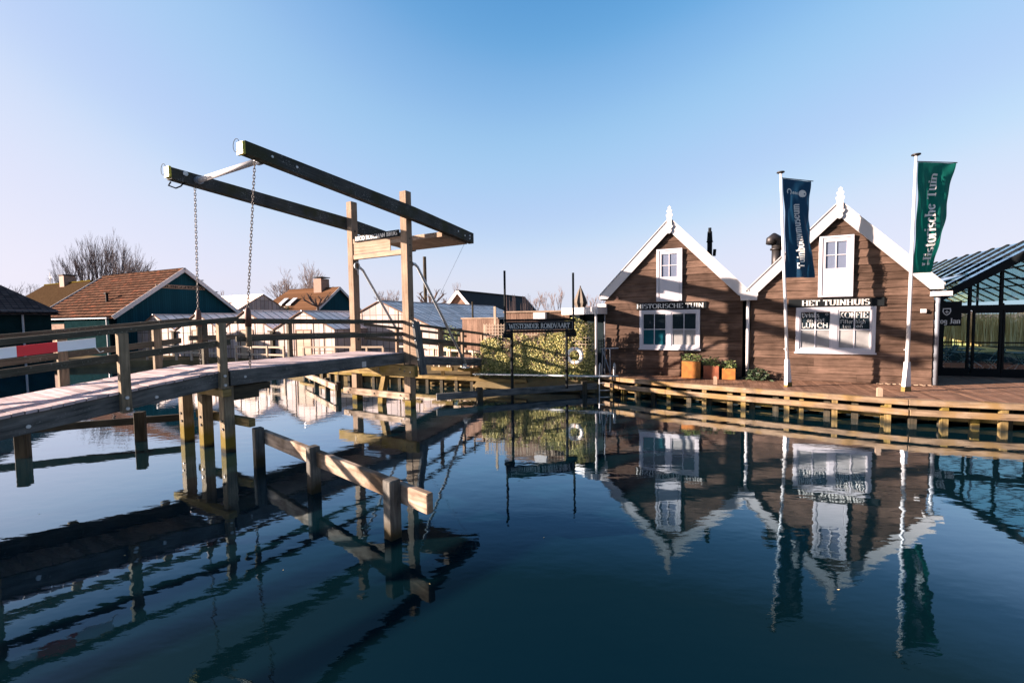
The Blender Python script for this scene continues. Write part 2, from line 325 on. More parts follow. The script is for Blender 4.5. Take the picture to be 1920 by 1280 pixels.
# water
def water_mat():
    m_, t, b, N, L = nt('canal_water'); N.remove(b); out = N['Material Output']
    g = N.new('ShaderNodeNewGeometry'); mp = N.new('ShaderNodeMapping'); mp.inputs['Rotation'].default_value = (0,0,radians(12)); mp.inputs['Scale'].default_value = (1., 1.9, 1)
    L.new(g.outputs['Position'], mp.inputs[0])
    def noi(sc, det, rg):
        n = N.new('ShaderNodeTexNoise'); n.inputs['Scale'].default_value = sc; n.inputs['Detail'].default_value = det; n.inputs['Roughness'].default_value = rg; L.new(mp.outputs[0], n.inputs['Vector']); return n.outputs[0]
    a = noi(1.9, 2, .5); c = noi(8.5, 3, .55); p = noi(.16, 3, .5)
    pr = N.new('ShaderNodeMapRange'); pr.inputs[1].default_value = .42; pr.inputs[2].default_value = .62; pr.inputs[3].default_value = .3; pr.inputs[4].default_value = 1.; L.new(p, pr.inputs[0])
    cm = N.new('ShaderNodeMath'); cm.operation = 'MULTIPLY'; L.new(c, cm.inputs[0]); L.new(pr.outputs[0], cm.inputs[1])
    m1 = N.new('ShaderNodeMath'); m1.operation = 'MULTIPLY_ADD'; m1.inputs[1].default_value = .24; L.new(cm.outputs[0], m1.inputs[0]); L.new(a, m1.inputs[2])
    bp = N.new('ShaderNodeBump'); bp.inputs['Strength'].default_value = 1; bp.inputs['Distance'].default_value = .0024; L.new(m1.outputs[0], bp.inputs['Height'])
    lw = N.new('ShaderNodeLayerWeight'); lw.inputs[0].default_value = .5; L.new(bp.outputs[0], lw.inputs['Normal'])
    r = ramp(N, L, lw.outputs['Facing'], [(0,(.02,.03,.035)),(.40,(.018,.026,.028)),(.485,(.021,.028,.030)),(.58,(.055,.092,.128)),(.64,(.19,.255,.31)),(.70,(.34,.42,.48)),(.78,(.56,.61,.66)),(.88,(.76,.80,.84)),(1,(.96,.96,.97))])
    gl = N.new('ShaderNodeBsdfGlossy'); gl.inputs['Roughness'].default_value = .012; L.new(r.outputs[0], gl.inputs[0]); L.new(bp.outputs[0], gl.inputs['Normal'])
    df = N.new('ShaderNodeBsdfDiffuse'); df.inputs[0].default_value = (.0008,.006,.0085,1)
    ad = N.new('ShaderNodeAddShader'); L.new(gl.outputs[0], ad.inputs[0]); L.new(df.outputs[0], ad.inputs[1]); L.new(ad.outputs[0], out.inputs[0])
    return m_
M['water'] = water_mat()

def leaf_mat(name, c1, c2, c3):
    m_, t, b, N, L = nt(name); setp(b, c1, .55, 0, .3)
    g = N.new('ShaderNodeNewGeometry'); r = ramp(N, L, g.outputs['Random Per Island'], [(0, c1), (.5, c2), (1, c3)]); L.new(r.outputs[0], b.inputs['Base Color'])
    b.inputs['Transmission Weight'].default_value = 0
    return m_
M['ivy'] = leaf_mat('ivy_leaves', (.03,.05,.010), (.17,.17,.04), (.52,.44,.17))
M['leaf'] = leaf_mat('green_leaves', (.03,.07,.02), (.10,.15,.04), (.30,.30,.12))
M['darkleaf'] = leaf_mat('dark_leaves', (.01,.025,.012), (.025,.045,.02), (.05,.07,.03))
M['reed'] = leaf_mat('dry_reeds', (.42,.25,.08), (.66,.42,.16), (.80,.58,.30))
def cloth_mat(name, c):
    m_, t, b, N, L = nt(name); out = N['Material Output']; setp(b, c, .7, 0, .2)
    tr = N.new('ShaderNodeBsdfTranslucent'); tr.inputs[0].default_value = (*[x*1.3 for x in c], 1)
    mx = N.new('ShaderNodeMixShader'); mx.inputs[0].default_value = .4; L.new(b.outputs[0], mx.inputs[1]); L.new(tr.outputs[0], mx.inputs[2]); L.new(mx.outputs[0], out.inputs[0]); return m_
M['greenflag'] = cloth_mat('green_flag_cloth', (.002,.10,.075)); M['blueflag'] = cloth_mat('blue_flag_cloth', (.006,.035,.075))

# ------------------------------------------------------------ serif lettering as geometry
X = .66
def arc(cx, cy, rx, ry, a0, a1, n=10): return [(cx+rx*cos(radians(a0+(a1-a0)*i/n)), cy+ry*sin(radians(a0+(a1-a0)*i/n))) for i in range(n+1)]
G = {
'A': (.74, [[(.02,0),(.37,1)],[(.37,1),(.72,0)],[(.15,.36),(.59,.36)]]), 'B': (.62, [[(.12,0),(.12,1)],arc(.14,.76,.34,.24,90,-90),arc(.14,.26,.4,.26,90,-90)]),
'C': (.72, [arc(.42,.5,.36,.5,55,305,14),[(.64,.95),(.64,.7)]]), 'D': (.74, [[(.12,0),(.12,1)],arc(.14,.5,.52,.5,90,-90,12)]),
'E': (.60, [[(.12,0),(.12,1)],[(.06,.98),(.56,.98)],[(.56,1.),(.56,.78)],[(.12,.52),(.44,.52)],[(.06,.02),(.58,.02)],[(.58,0),(.58,.24)]]),
'F': (.56, [[(.12,0),(.12,1)],[(.06,.98),(.54,.98)],[(.54,1.),(.54,.78)],[(.12,.52),(.44,.52)]]),
'G': (.76, [arc(.42,.5,.36,.5,55,330,14),[(.68,.42),(.68,.05)],[(.5,.44),(.74,.44)]]), 'H': (.78, [[(.12,0),(.12,1)],[(.64,0),(.64,1)],[(.12,.52),(.64,.52)]]),
'I': (.34, [[(.16,0),(.16,1)]]), 'J': (.4, [[(.22,1),(.22,.2)],arc(.06,.2,.16,.2,0,-120,5)]), 'K': (.72, [[(.12,0),(.12,1)],[(.6,1),(.16,.45)],[(.26,.58),(.66,0)]]),
'L': (.58, [[(.12,0),(.12,1)],[(.06,.02),(.54,.02)],[(.54,0),(.54,.24)]]), 'M': (.92, [[(.12,0),(.12,1)],[(.14,1),(.44,.1)],[(.44,.1),(.76,1)],[(.78,0),(.78,1)]]),
'N': (.80, [[(.12,0),(.12,1)],[(.12,1),(.64,0)],[(.66,0),(.66,1)]]), 'O': (.80, [arc(.4,.5,.35,.5,0,360,20)]),
'R': (.70, [[(.12,0),(.12,1)],arc(.14,.76,.36,.24,90,-90),[(.34,.5),(.64,0)]]), 'S': (.58, [arc(.29,.755,.23,.235,35,250,9),arc(.29,.26,.25,.26,100,-140,10)]),
'T': (.68, [[(.34,0),(.34,1)],[(.04,.98),(.64,.98)],[(.05,1),(.05,.78)],[(.63,1),(.63,.78)]]), 'U': (.76, [[(.13,1),(.13,.3)],arc(.38,.3,.25,.3,180,360,10),[(.63,.3),(.63,1)]]),
'V': (.74, [[(.04,1),(.37,0)],[(.37,0),(.70,1)]]), 'W': (1.04, [[(.04,1),(.29,0)],[(.29,0),(.52,.9)],[(.52,.9),(.76,0)],[(.76,0),(1.,1)]]),
'a': (.5, [arc(.22,.2,.17,.2,0,360,12),[(.4,X-.1),(.4,0)],arc(.22,X-.16,.18,.16,150,0,6)]), 'b': (.54, [[(.1,0),(.1,1)],arc(.26,.33,.18,.33,150,-150,12)]),
'c': (.46, [arc(.25,.33,.19,.33,50,310,12)]), 'd': (.54, [[(.42,0),(.42,1)],arc(.25,.33,.18,.33,0,360,12)]), 'e': (.48, [arc(.25,.33,.19,.33,10,320,12),[(.07,.36),(.43,.36)]]),
'f': (.34, [[(.14,0),(.14,.8)],arc(.26,.8,.12,.2,180,40,5),[(.02,X),(.28,X)]]), 'g': (.5, [arc(.23,.36,.17,.27,0,360,12),[(.41,.6),(.41,-.1)],arc(.24,-.1,.17,.2,0,-150,6)]),
'h': (.56, [[(.1,0),(.1,1)],arc(.27,X-.2,.17,.2,170,0,6),[(.44,X-.2),(.44,0)]]), 'i': (.26, [[(.12,0),(.12,X)],[(.12,.84),(.12,.98)]]), 'j': (.28, [[(.15,X),(.15,-.15)],arc(.05,-.15,.1,.15,0,-100,4),[(.15,.84),(.15,.98)]]),
'k': (.52, [[(.1,0),(.1,1)],[(.44,X),(.14,.3)],[(.22,.38),(.46,0)]]), 'l': (.26, [[(.12,0),(.12,1)]]), 'm': (.82, [[(.1,0),(.1,X)],arc(.24,X-.18,.14,.18,170,0,6),[(.38,X-.18),(.38,0)],arc(.53,X-.18,.15,.18,170,0,6),[(.68,X-.18),(.68,0)]]),
'n': (.56, [[(.1,0),(.1,X)],arc(.27,X-.2,.17,.2,170,0,6),[(.44,X-.2),(.44,0)]]), 'o': (.5, [arc(.25,.33,.19,.33,0,360,14)]),
'r': (.4, [[(.1,0),(.1,X)],arc(.27,X-.2,.17,.2,170,50,4)]), 's': (.42, [arc(.2,.49,.14,.16,40,250,7),arc(.2,.17,.16,.17,100,-140,8)]),
't': (.34, [[(.15,.1),(.15,.9)],arc(.25,.1,.1,.1,180,300,4),[(.02,X),(.3,X)]]), 'u': (.56, [[(.1,X),(.1,.2)],arc(.27,.2,.17,.2,180,360,6),[(.44,X),(.44,0)]]),
'w': (.74, [[(.04,X),(.2,0)],[(.2,0),(.36,X)],[(.36,X),(.53,0)],[(.53,0),(.7,X)]]), 'y': (.5, [[(.05,X),(.24,.02)],[(.45,X),(.14,-.3)]]), ' ': (.36, [])}
def letters(mb, text, fn, h, thick=.18, thin=.075, serif=True, width=None, ext=None):
    """fn(u,v)->point on the surface; u along the text (metres), v up"""
    adv = sum(G[c][0]+.06 for c in text); k = (width/(adv*h)) if width else 1
    x = 0
    def quad(p, q, w):
        d = (q[0]-p[0], q[1]-p[1]); l = hypot(*d) or 1; nx, ny = -d[1]/l*w/2, d[0]/l*w/2
        e = .02; ex, ey = d[0]/l*e, d[1]/l*e
        pts = [(p[0]-nx-ex,p[1]-ny-ey),(q[0]-nx+ex,q[1]-ny+ey),(q[0]+nx+ex,q[1]+ny+ey),(p[0]+nx-ex,p[1]+ny-ey)]
        P = [fn((x+a)*h*k, b_*h) for a, b_ in pts]
        if ext is None: mb.poly(P)
        else: mb.prism(P, ext)
    for c in text:
        w_, strokes = G[c]
        for st in strokes:
            for p, q in zip(st[:-1], st[1:]):
                l = hypot(q[0]-p[0], q[1]-p[1]) or 1; v = abs(q[1]-p[1])/l
                if len(st) == 2 and v > .7 and q[0] > p[0]+.05 and q[1] > p[1]: wd = thin*1.2
                else: wd = thin+(thick-thin)*v**1.5
                quad(p, q, wd)
            if serif and len(st) == 2 and abs(st[0][1]-st[1][1]) > .5:
                for e in st:
                    if e[1] in (0, 1, X): quad((e[0]-.13, e[1]+(.025 if e[1] == 0 else -.025)), (e[0]+.13, e[1]+(.025 if e[1] == 0 else -.025)), .05)
        x += w_+.06
    return mb
def words(text, fn, h, par, width, name='lettering', **kw):
    adv = sum(G[c][0]+.06 for c in text); k_ = width/(adv*h); x = 0
    for w_ in text.split(' '):
        wa = sum(G[c][0]+.06 for c in w_); mb = MB()
        letters(mb, w_, (lambda x0: lambda u, v: fn(x0+u, v))(x*h*k_), h, width=wa*h*k_, **kw)
        mb.build(name, M['letter'], par); x += wa+G[' '][0]+.06

# ============================================================ setting
SHORE = [(-700,29),(-45,29),(-30,28.7),(-19.5,29.6),(-14,26.3),(-11.2,23.6),(-9.6,22.1),(-8.1,20.9),(-3.8,19.2),(-2,18.6),(-.6,17.6),(2.2,16.85),(3.3,16.5),(3.95,15.95),(5.2,14.75),(7.1,13.3),(8.75,12.15),(10.1,11.2),(12.4,10.35),(17,9.1),(40,4),(700,-100)]
wb = MB()
wb.poly([(-900,-300,0),(900,-300,0),(900,60,0),(-900,60,0)])
tag(wb.build('water', M['water'], loc=(0,0,0)), kind='structure')
g = MB()
SHORE = [(x, y) if not 3.9 < x < 30 else (x+.415*1.3, y+.91*1.3) for x, y in SHORE]
for (a, b_) in zip(SHORE[:-1], SHORE[1:]):
    g.poly([(a[0],a[1],.42),(b_[0],b_[1],.42),(b_[0],1500,.42),(a[0],1500,.42)])
    g.poly([(a[0],a[1],-.5),(b_[0],b_[1],-.5),(b_[0],b_[1],.42),(a[0],a[1],.42)])
tag(g.build('ground', M['ground'], loc=(0,20,0)), kind='structure')
# boardwalk round the two cottages, radial planks
bw = MB()
edge = [(3.5,17.0),(3.95,16.05),(5.2,14.85),(7.1,13.4),(8.75,12.25),(10.1,11.3),(12.4,10.45),(17,9.2),(24,7.6)]
back = []
for (x, y) in edge:
    back.append((x+.415*7.5, y+.91*7.5))
for i in range(len(edge)-1):
    (x0,y0),(x1,y1) = edge[i],edge[i+1]; (u0,v0),(u1,v1) = back[i],back[i+1]
    n = max(1, int(hypot(x1-x0,y1-y0)/.145))
    for j in range(n):
        t0 = j/n+.004/ (hypot(x1-x0,y1-y0)+1e-6); t1 = (j+1)/n
        L0 = lambda t, a, b_: (a[0]+(b_[0]-a[0])*t, a[1]+(b_[1]-a[1])*t)
        p0 = L0(t0,(x0,y0),(x1,y1)); p1 = L0(t1,(x0,y0),(x1,y1)); q1 = L0(t1,(u0,v0),(u1,v1)); q0 = L0(t0,(u0,v0),(u1,v1))
        z = .62+R_.uniform(-.002,.002); o_ = R_.random()*20
        for (f0, f1) in ((0,.22),(.2215,.5),(.5015,1)):
            z += R_.uniform(-.0015,.0015)
            c = [L0(f0,p0,q0),L0(f0,p1,q1),L0(f1,p1,q1),L0(f1,p0,q0)]
            bw.hexa([(c[0][0],c[0][1],z-.04),(c[1][0],c[1][1],z-.04),(c[2][0],c[2][1],z-.04),(c[3][0],c[3][1],z-.04),(c[0][0],c[0][1],z),(c[1][0],c[1][1],z),(c[2][0],c[2][1],z),(c[3][0],c[3][1],z)])
tag(bw.build('boardwalk', M['quay']), kind='structure')
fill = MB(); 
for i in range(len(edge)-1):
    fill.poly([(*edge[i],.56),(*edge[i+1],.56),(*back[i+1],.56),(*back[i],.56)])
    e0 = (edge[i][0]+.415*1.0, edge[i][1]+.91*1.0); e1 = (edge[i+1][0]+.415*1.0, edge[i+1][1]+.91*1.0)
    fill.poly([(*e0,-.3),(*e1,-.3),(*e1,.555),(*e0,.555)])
tag(fill.build('boardwalk_base', M['interior']), kind='structure')  # near-black colour puts the shade below the deck into this base

k = MB(); rf_ = random.Random(5)
for _ in range(34):
    x = rf_.uniform(-9, 11); y = rf_.uniform(3.2, 13); a = rf_.uniform(0, 6.28); L_ = rf_.uniform(.008,.018); d = Vector((cos(a),sin(a),0)); n = Vector((-sin(a),cos(a),0)); p = Vector((x,y,.004))
    k.poly([p-d*L_, p-n*L_*.4, p+d*L_+Z*.003, p+n*L_*.4])
tag(k.build('floating_leaves', M['reed']), 'scattered dry leaf flecks floating on the canal', 'leaves', kind='stuff')

# ============================================================ quay fender (kerb + waler + posts)
def polyline_beam(mb, pts, z0, z1, w, off=0):
    for (a, b_) in zip(pts[:-1], pts[1:]):
        d = Vector((b_[0]-a[0], b_[1]-a[1], 0)).normalized(); n = Vector((d.y, -d.x, 0))
        A = Vector((a[0],a[1],(z0+z1)/2))+n*off-d*.01; C_ = Vector((b_[0],b_[1],(z0+z1)/2))+n*off+d*.004
        mb.beam(A, C_, w, z1-z0)
qe = [(3.45,16.75),(3.95,15.95),(5.2,14.75),(7.1,13.3),(8.75,12.15),(10.1,11.2),(12.4,10.35),(17,9.1)]
qt = thing('quay_edging', 'timber edge of the boardwalk with double rail and short posts below the cottages', 'quay edge', (8.75,12.15,0))
k = MB(); polyline_beam(k, qe, .52, .665, .20, .02); k.build('kerb_beam', M['kerb'], qt, bevel=.008)
k = MB(); polyline_beam(k, qe, .27, .42, .11, .12); k.build('waler', M['kerb'], qt, bevel=.008)
k = MB(); polyline_beam(k, qe, .10, .19, .16, -.35); polyline_beam(k, qe, -.08, .0, .16, -.35); k.build('lower_rail', M['algae'], qt)
def along(pts, step, start=0):
    out = []; d0 = start
    for (a, b_) in zip(pts[:-1], pts[1:]):
        L = hypot(b_[0]-a[0], b_[1]-a[1])
        while d0 <= L:
            t = d0/L; out.append((a[0]+(b_[0]-a[0])*t, a[1]+(b_[1]-a[1])*t, (b_[0]-a[0])/L, (b_[1]-a[1])/L)); d0 += step
        d0 -= L
    return out
for i, (x, y, dx, dy) in enumerate(along(qe, 1.12, .5)):
    n = Vector((dy, -dx, 0)); p = Vector((x,y,0))+n*.0; k = MB()
    k.beam(p-Z*.6, p+Z*.53, .13, .13, side=(dx,dy,0)); k.build('front_post', M['algae'], qt)
for i, (x, y, dx, dy) in enumerate(along(qe, .62, .85)):
    n = Vector((dy, -dx, 0)); p = Vector((x,y,0))-n*.22; k = MB()
    k.beam(p-Z*.6, p+Z*.50, .15, .15, side=(dx,dy,0)); k.build('rear_post', M['darkp'] if i % 3 else M['algae'], qt)

# ============================================================ bank revetment behind the bridge
re_ = [(-11.2,23.5),(-9.6,22.0),(-8.1,20.8),(-3.8,19.0),(-2.2,18.3),(.6,17.3)]
rv = thing('bank_revetment', 'low mossy timber revetment with short posts along the far bank under the drawbridge', 'revetment', (-3.8,19.1,0))
k = MB(); polyline_beam(k, re_, .34, .47, .34, .0); k.build('cap_beam', M['algae'], rv, bevel=.01)
k = MB(); polyline_beam(k, re_, .05, .14, .06, -.2); k.build('back_board', M['algae'], rv)
for i, (x, y, dx, dy) in enumerate(along(re_, .72, .3)):
    p = Vector((x,y,0)); k = MB(); k.beam(p-Z*.6, p+Z*.335, .14, .14, side=(dx,dy,0)); k.build('post', M['darkp'], rv)
# low flat mud shelf in front of it
k = MB(); k.poly([(-1.6,17.75,.12),(.9,16.95,.06),(3.1,16.42,.05),(3.1,16.72,.60),(-1.3,18.0,.60)]); k.poly([(-1.3,18.0,.60),(3.1,16.72,.60),(3.4,18.2,.60),(-1.2,19.2,.60)]); k.poly([(-1.6,17.75,.12),(-1.3,18.0,.60),(-1.2,19.2,.60),(-1.8,19.2,.3)])
tag(k.build('mud_bank', M['ground']), kind='structure')

# ============================================================ drawbridge
db = thing('drawbridge', 'wooden drawbridge with tall portal, two balance beams and chains over the canal', 'drawbridge', B(.12,-1.2,0))
def part(mb, name, mat, par, **kw): return mb.build(name, M[mat] if isinstance(mat, str) else mat, par, **kw)
pn = part(MB().box(B, 0,.25, -.05,.23, -1,6.94, ul=2), 'portal_post', 'post', db, bevel=.012)
pf = part(MB().box(B, 0,.26, -2.55,-2.29, -1,6.96, ul=2), 'portal_post', 'post', db, bevel=.012)
def bolts(pts, d, r, name, par, mat='iron', h=.02):
    k = MB()
    for p in pts: k.tube([p-d*.005, p+d*h], r, 8)
    part(k, name, mat, par)
bolts([B(.125,.232,z) for z in (5.45,5.25,4.9,4.7,3.0,2.45)], tB, .02, 'bolts', pn)
bolts([B(.13,-2.288,z) for z in (5.95,2.75,2.2)], tB, .035, 'bolts', pf)
# buttress of the near post
k = MB(); k.prism([B(.02,.232,1.42),B(.02,.62,1.42),B(.02,.34,2.82),B(.02,.232,2.86)], uB*.21); part(k, 'buttress', 'post', db)
k = MB(); k.hexa([B(-.01,.63,1.1),B(-.01,.72,1.1),B(.27,.72,1.1),B(.27,.63,1.1),B(-.01,.345,2.8),B(-.01,.43,2.8),B(.27,.43,2.8),B(.27,.345,2.8)],2); bt = part(k, 'buttress_board', 'string', db)
bolts([B(-.012,.42,2.66),B(-.012,.50,2.2),B(-.012,.62,1.6)], -uB, .03, 'bolts', bt, 'steel')
# sill, brace, middle pile
s_ = part(MB().box(B, -.17,-.005, -3.1,.57, 1.04,1.40, ul=1), 'sill_beam', 'algae', db, bevel=.01)
bolts([B(-.172,c,z) for c, z in ((-.05,1.27),(.15,1.22),(.4,1.2),(-1.0,1.25),(-1.0,1.15),(-2.2,1.25))], -uB, .028, 'bolts', s_)
br = part(MB().box(B, -.13,-.005, -2.85,.30, .29,.50, ul=1), 'brace_beam', 'fence', db, bevel=.01)
bolts([B(-.132,c,z) for c, z in ((-2.5,.45),(-2.6,.35),(-1.3,.4),(-.1,.42),(.05,.34))], -uB, .028, 'bolts', br)
k = MB(); k.hexa([B(0,-1.36,-1),B(0,-1.16,-1),B(.2,-1.16,-1),B(.2,-1.36,-1),B(0,-1.26,.4),B(0,-1.04,.4),B(.2,-1.04,.4),B(.2,-1.26,.4)],2)
part(k, 'middle_pile', 'algae', db)
k = MB(); k.hexa([B(0,-1.26,.4),B(0,-1.06,.4),B(.2,-1.06,.4),B(.2,-1.26,.4),B(0,-1.06,1.04),B(0,-.88,1.04),B(.2,-.88,1.04),B(.2,-1.06,1.04)],2)
part(k, 'middle_pile', 'algae', db)
# upper crossbeams, panel and name board
part(MB().box(B, .02,.16, -2.29,-.05, 4.96,5.12, ul=1), 'crossbeam', 'panel', db, bevel=.008)
part(MB().box(B, .02,.12, -2.29,-.05, 5.50,5.66, ul=1), 'crossbeam', 'panel', db, bevel=.008)
k = MB()
for i in range(4): k.box(B, .0,.03, -2.22,-.50, 5.125+i*.108,5.125+i*.108+.104, ul=1)
part(k, 'plank_panel', 'panel', db)
nb = part(MB().box(B, -.05,-.015, -2.12,-.06, 5.53,5.74, ul=1), 'name_board', 'black', db)
words('NICO BORGMAN BRUG', lambda u, v: B(-.056,-2.06+u,5.575+v), .125, nb, 1.94)
# balance beams
def balance(c0, c1, tip, end, cap):
    k = MB()
    (s0, zt0, zb0), (s1, zt1, zb1), (s2, zt2, zb2) = tip, ((.12), cap[0], cap[1]), end
    for (a, b_) in (((s0,zt0,zb0),(s1,zt1,zb1)), ((s1,zt1,zb1),(s2,zt2,zb2))):
        k.hexa([B(a[0],c0,a[2]),B(b_[0],c0,b_[2]),B(b_[0],c1,b_[2]),B(a[0],c1,a[2]),B(a[0],c0,a[1]),B(b_[0],c0,b_[1]),B(b_[0],c1,b_[1]),B(a[0],c1,a[1])],0)
    return k
b1 = part(balance(.24,.46,(-5.09,6.73,6.46),(3.37,6.10,5.72),(6.42,6.03)), 'balance_beam', 'beam', db)
b2 = part(balance(-2.80,-2.56,(-5.20,6.68,6.40),(3.5,6.10,5.70),(6.44,6.05)), 'balance_beam', 'beam', db)
for bb, c in ((b1, .35), (b2, -2.68)):
    s0 = -5.09 if bb == b1 else -5.2
    part(MB().box(B, s0-.06,s0-.002, c-.115,c+.115, 6.44,6.70), 'end_cap', 'yellow', bb)
    k = MB(); k.tube([B(s0-.10+.0*a, c-.05+.12*cos(radians(a)), 6.62+.14*sin(radians(a))) for a in range(0,361,24)], .006, 5); part(k, 'wire_ring', 'black', bb)
bolts([B(s,.462,z) for s, z in ((2.4,6.02),(2.8,5.93),(3.1,5.97),(3.1,5.86),(-4.5,6.56),(-3.9,6.5))], tB, .03, 'bolts', b1, 'steel')
bolts([B(-4.9,-2.558,6.6)], tB, .06, 'bolts', b2, 'steel')
k = MB(); k.tube([B(-5.15,-2.75,6.36),B(-5.22,-2.7,6.25),B(-5.1,-2.62,6.2),B(-5.0,-2.6,6.27),B(-4.9,-2.6,6.4)], .018, 6); part(k, 'cable_loop', 'black', b2)
k = MB(); k.tube([B(-4.62,-2.56,6.5),B(-4.62,.24,6.5)], .065, 14); tu = part(k, 'cross_tube', 'white', db, smooth=True)
for c in (-2.5,.2):
    k = MB(); k.tube([B(-4.62,c-.1,6.5),B(-4.62,c+.04,6.5)], .10, 14); part(k, 'collar', 'grey', tu)
# counterweight box between the beams
k = MB()
for i in range(9):
    c0 = -2.55+i*.31
    k.hexa([B(1.75,c0,5.76),B(3.25,c0,5.70),B(3.25,c0+.305,5.70),B(1.75,c0+.305,5.76),B(1.75,c0,5.93),B(3.25,c0,5.95),B(3.25,c0+.305,5.95),B(1.75,c0+.305,5.93)],0)
cw = part(k, 'counterweight', 'panel', db)
# chains
def chain(p, q, n_link, name='chain'):
    k = MB(); d = (q-p); L = d.length; d.normalize(); a = d.orthogonal().normalized(); b_ = d.cross(a)
    for i in range(n_link):
        c = p+d*(L*(i+.5)/n_link); s1_ = a if i % 2 else b_
        hl = L/n_link*.72; w = .021
        pts = [c+d*(hl*.62*cos(t)+ (hl*.38 if cos(t) > 0 else -hl*.38))+s1_*(w*sin(t)) for t in [radians(x) for x in (0,45,90,91,135,180,225,269,270,315,360)]]
        pts = [c+d*y+s1_*x for x, y in ((0,hl),(w*.8,hl*.75),(w,hl*.4),(w,-hl*.4),(w*.8,-hl*.75),(0,-hl),(-w*.8,-hl*.75),(-w,-hl*.4),(-w,hl*.4),(-w*.8,hl*.75),(0,hl))]
        k.tube(pts, .0078, 5, cap=False)
    return part(k, name, 'iron', db, smooth=True)
for (ct, cb_) in ((.35,.06),(-2.62,-2.12)):
    top = B(-4.83 if ct > 0 else -4.67,ct,6.44 if ct > 0 else 6.38); bot = B(-4.97,cb_,1.83); mid_ = B(-4.97,cb_,3.10); low = B(-4.97,cb_,2.30)
    chain(top, mid_, 47); chain(low, bot, 7)
    k = MB(); k.tube([mid_+Z*.08,mid_+Z*.04,mid_-Z*.05,mid_-Z*.35], [.03,.055,.068,.068], 10); part(k, 'chain_sleeve', 'rust', db, smooth=True)
    k = MB(); k.tube([mid_-Z*.34,low], .062, 10); part(k, 'chain_sleeve', 'pile', db, smooth=True)
# leaf
lf = MB(); n = 34
for i in range(n):
    s0 = -5.36+i*(5.30/n); z = 1.80+R_.uniform(-.002,.002)
    lf.box(B, s0, s0+5.30/n-.008, -2.14,-.10, z-.05, z, ul=1)
lp = part(lf, 'leaf_deck', 'deck', db)
part(MB().box(B, -5.37,-.02, -.13,0, 1.46,1.785, ul=0), 'leaf_girder', 'string', db, bevel=.01)
part(MB().box(B, -5.37,-.02, -2.24,-2.11, 1.46,1.785, ul=0), 'leaf_girder', 'string', db, bevel=.01)
k = MB(); k.box(B, -1.75,-1.6, .002,.02, 1.50,1.66); part(k, 'bracket', 'steel', db)
for c in (-.03,-2.12):
    k = MB(); k.hexa([B(-5.2,c-.05,2.83),B(-.02,c-.05,2.74),B(-.02,c+.05,2.74),B(-5.2,c+.05,2.83),B(-5.2,c-.05,2.94),B(-.02,c-.05,2.85),B(-.02,c+.05,2.85),B(-5.2,c+.05,2.94)],0)
    part(k, 'top_rail', 'rail', db, bevel=.008)
    k = MB(); k.hexa([B(-5.2,c-.03,2.42),B(-.02,c-.03,2.34),B(-.02,c+.03,2.34),B(-5.2,c+.03,2.42),B(-5.2,c-.03,2.54),B(-.02,c-.03,2.46),B(-.02,c+.03,2.46),B(-5.2,c+.03,2.54)],0)
    part(k, 'mid_rail', 'rail', db, bevel=.006)
part(MB().box(B, -4.9,-4.78, -2.2,-2.1, 1.75,2.86, ul=2), 'rail_post', 'rail', db)
part(MB().box(B, -2.6,-2.48, -2.2,-2.1, 1.75,2.82, ul=2), 'rail_post', 'rail', db)
# steel struts and shackle
for c, zt in ((.16,4.66),(-2.42,4.72)):
    k = MB(); k.tube([B(.26,c,zt),B(.42,c,zt+.01),B(.55,c,zt-.08),B(.66,c,zt-.24),B(3.12,c,1.15)], .048, 10); st_ = part(k, 'strut', 'steel', db, smooth=True)
    k = MB(); k.tube([B(3.06,c-.05,1.1),B(3.06,c+.05,1.1)], .07, 8); k.box(B, 3.0,3.25, c-.1,c+.1, .98,1.04); part(k, 'foot_plate', 'steel', st_)
    k = MB(); k.tube([B(.25,c,zt),B(.275,c,zt)], .09, 10); part(k, 'flange', 'grey', st_)
k = MB(); k.tube([B(.14+.10*cos(radians(a)),-2.25,4.75+.13*sin(radians(a))) for a in range(-60,300,24)]+[B(.17,-2.25,4.45)], .028, 7); part(k, 'shackle', 'steel', db, smooth=True)
k = MB(); k.tube([B(3.05,.3,5.75),B(1.5,-.3,2.8)], .006, 4); part(k, 'pull_cable', 'grey', db)

# ============================================================ approach bridge (left)
ab = thing('approach_bridge', 'sloping plank footbridge with railings leading up to the drawbridge from the left', 'footbridge', B(-8,-1,0))
def zd(s): return 1.81+.115*(s+5.7)
def zr(s): return 2.93+.095*(s+5.7)
k = MB(); s0 = -22.0
while s0 < -5.40:
    s1 = s0+.147; a = R_.uniform(-.004,.004); e = R_.uniform(-.015,.02)
    k.hexa([B(s0,-2.14,zd(s0)-.05+a),B(s1-.012,-2.14,zd(s1)-.05+a),B(s1-.012,.015+e,zd(s1)-.05+a),B(s0,.015+e,zd(s0)-.05+a),B(s0,-2.14,zd(s0)+a),B(s1-.012,-2.14,zd(s1)+a),B(s1-.012,.015+e,zd(s1)+a),B(s0,.015+e,zd(s0)+a)],1); s0 = s1
part(k, 'plank_deck', 'deck', ab)
for c in (-.14,-2.12):
    k = MB(); k.hexa([B(-22,c,zd(-22)-.39),B(-5.40,c,zd(-5.4)-.37),B(-5.40,c+.12,zd(-5.4)-.37),B(-22,c+.12,zd(-22)-.39),B(-22,c,zd(-22)-.055),B(-5.40,c,zd(-5.4)-.055),B(-5.40,c+.12,zd(-5.4)-.055),B(-22,c+.12,zd(-22)-.055)],0)
    part(k, 'girder', 'string', ab, bevel=.01)
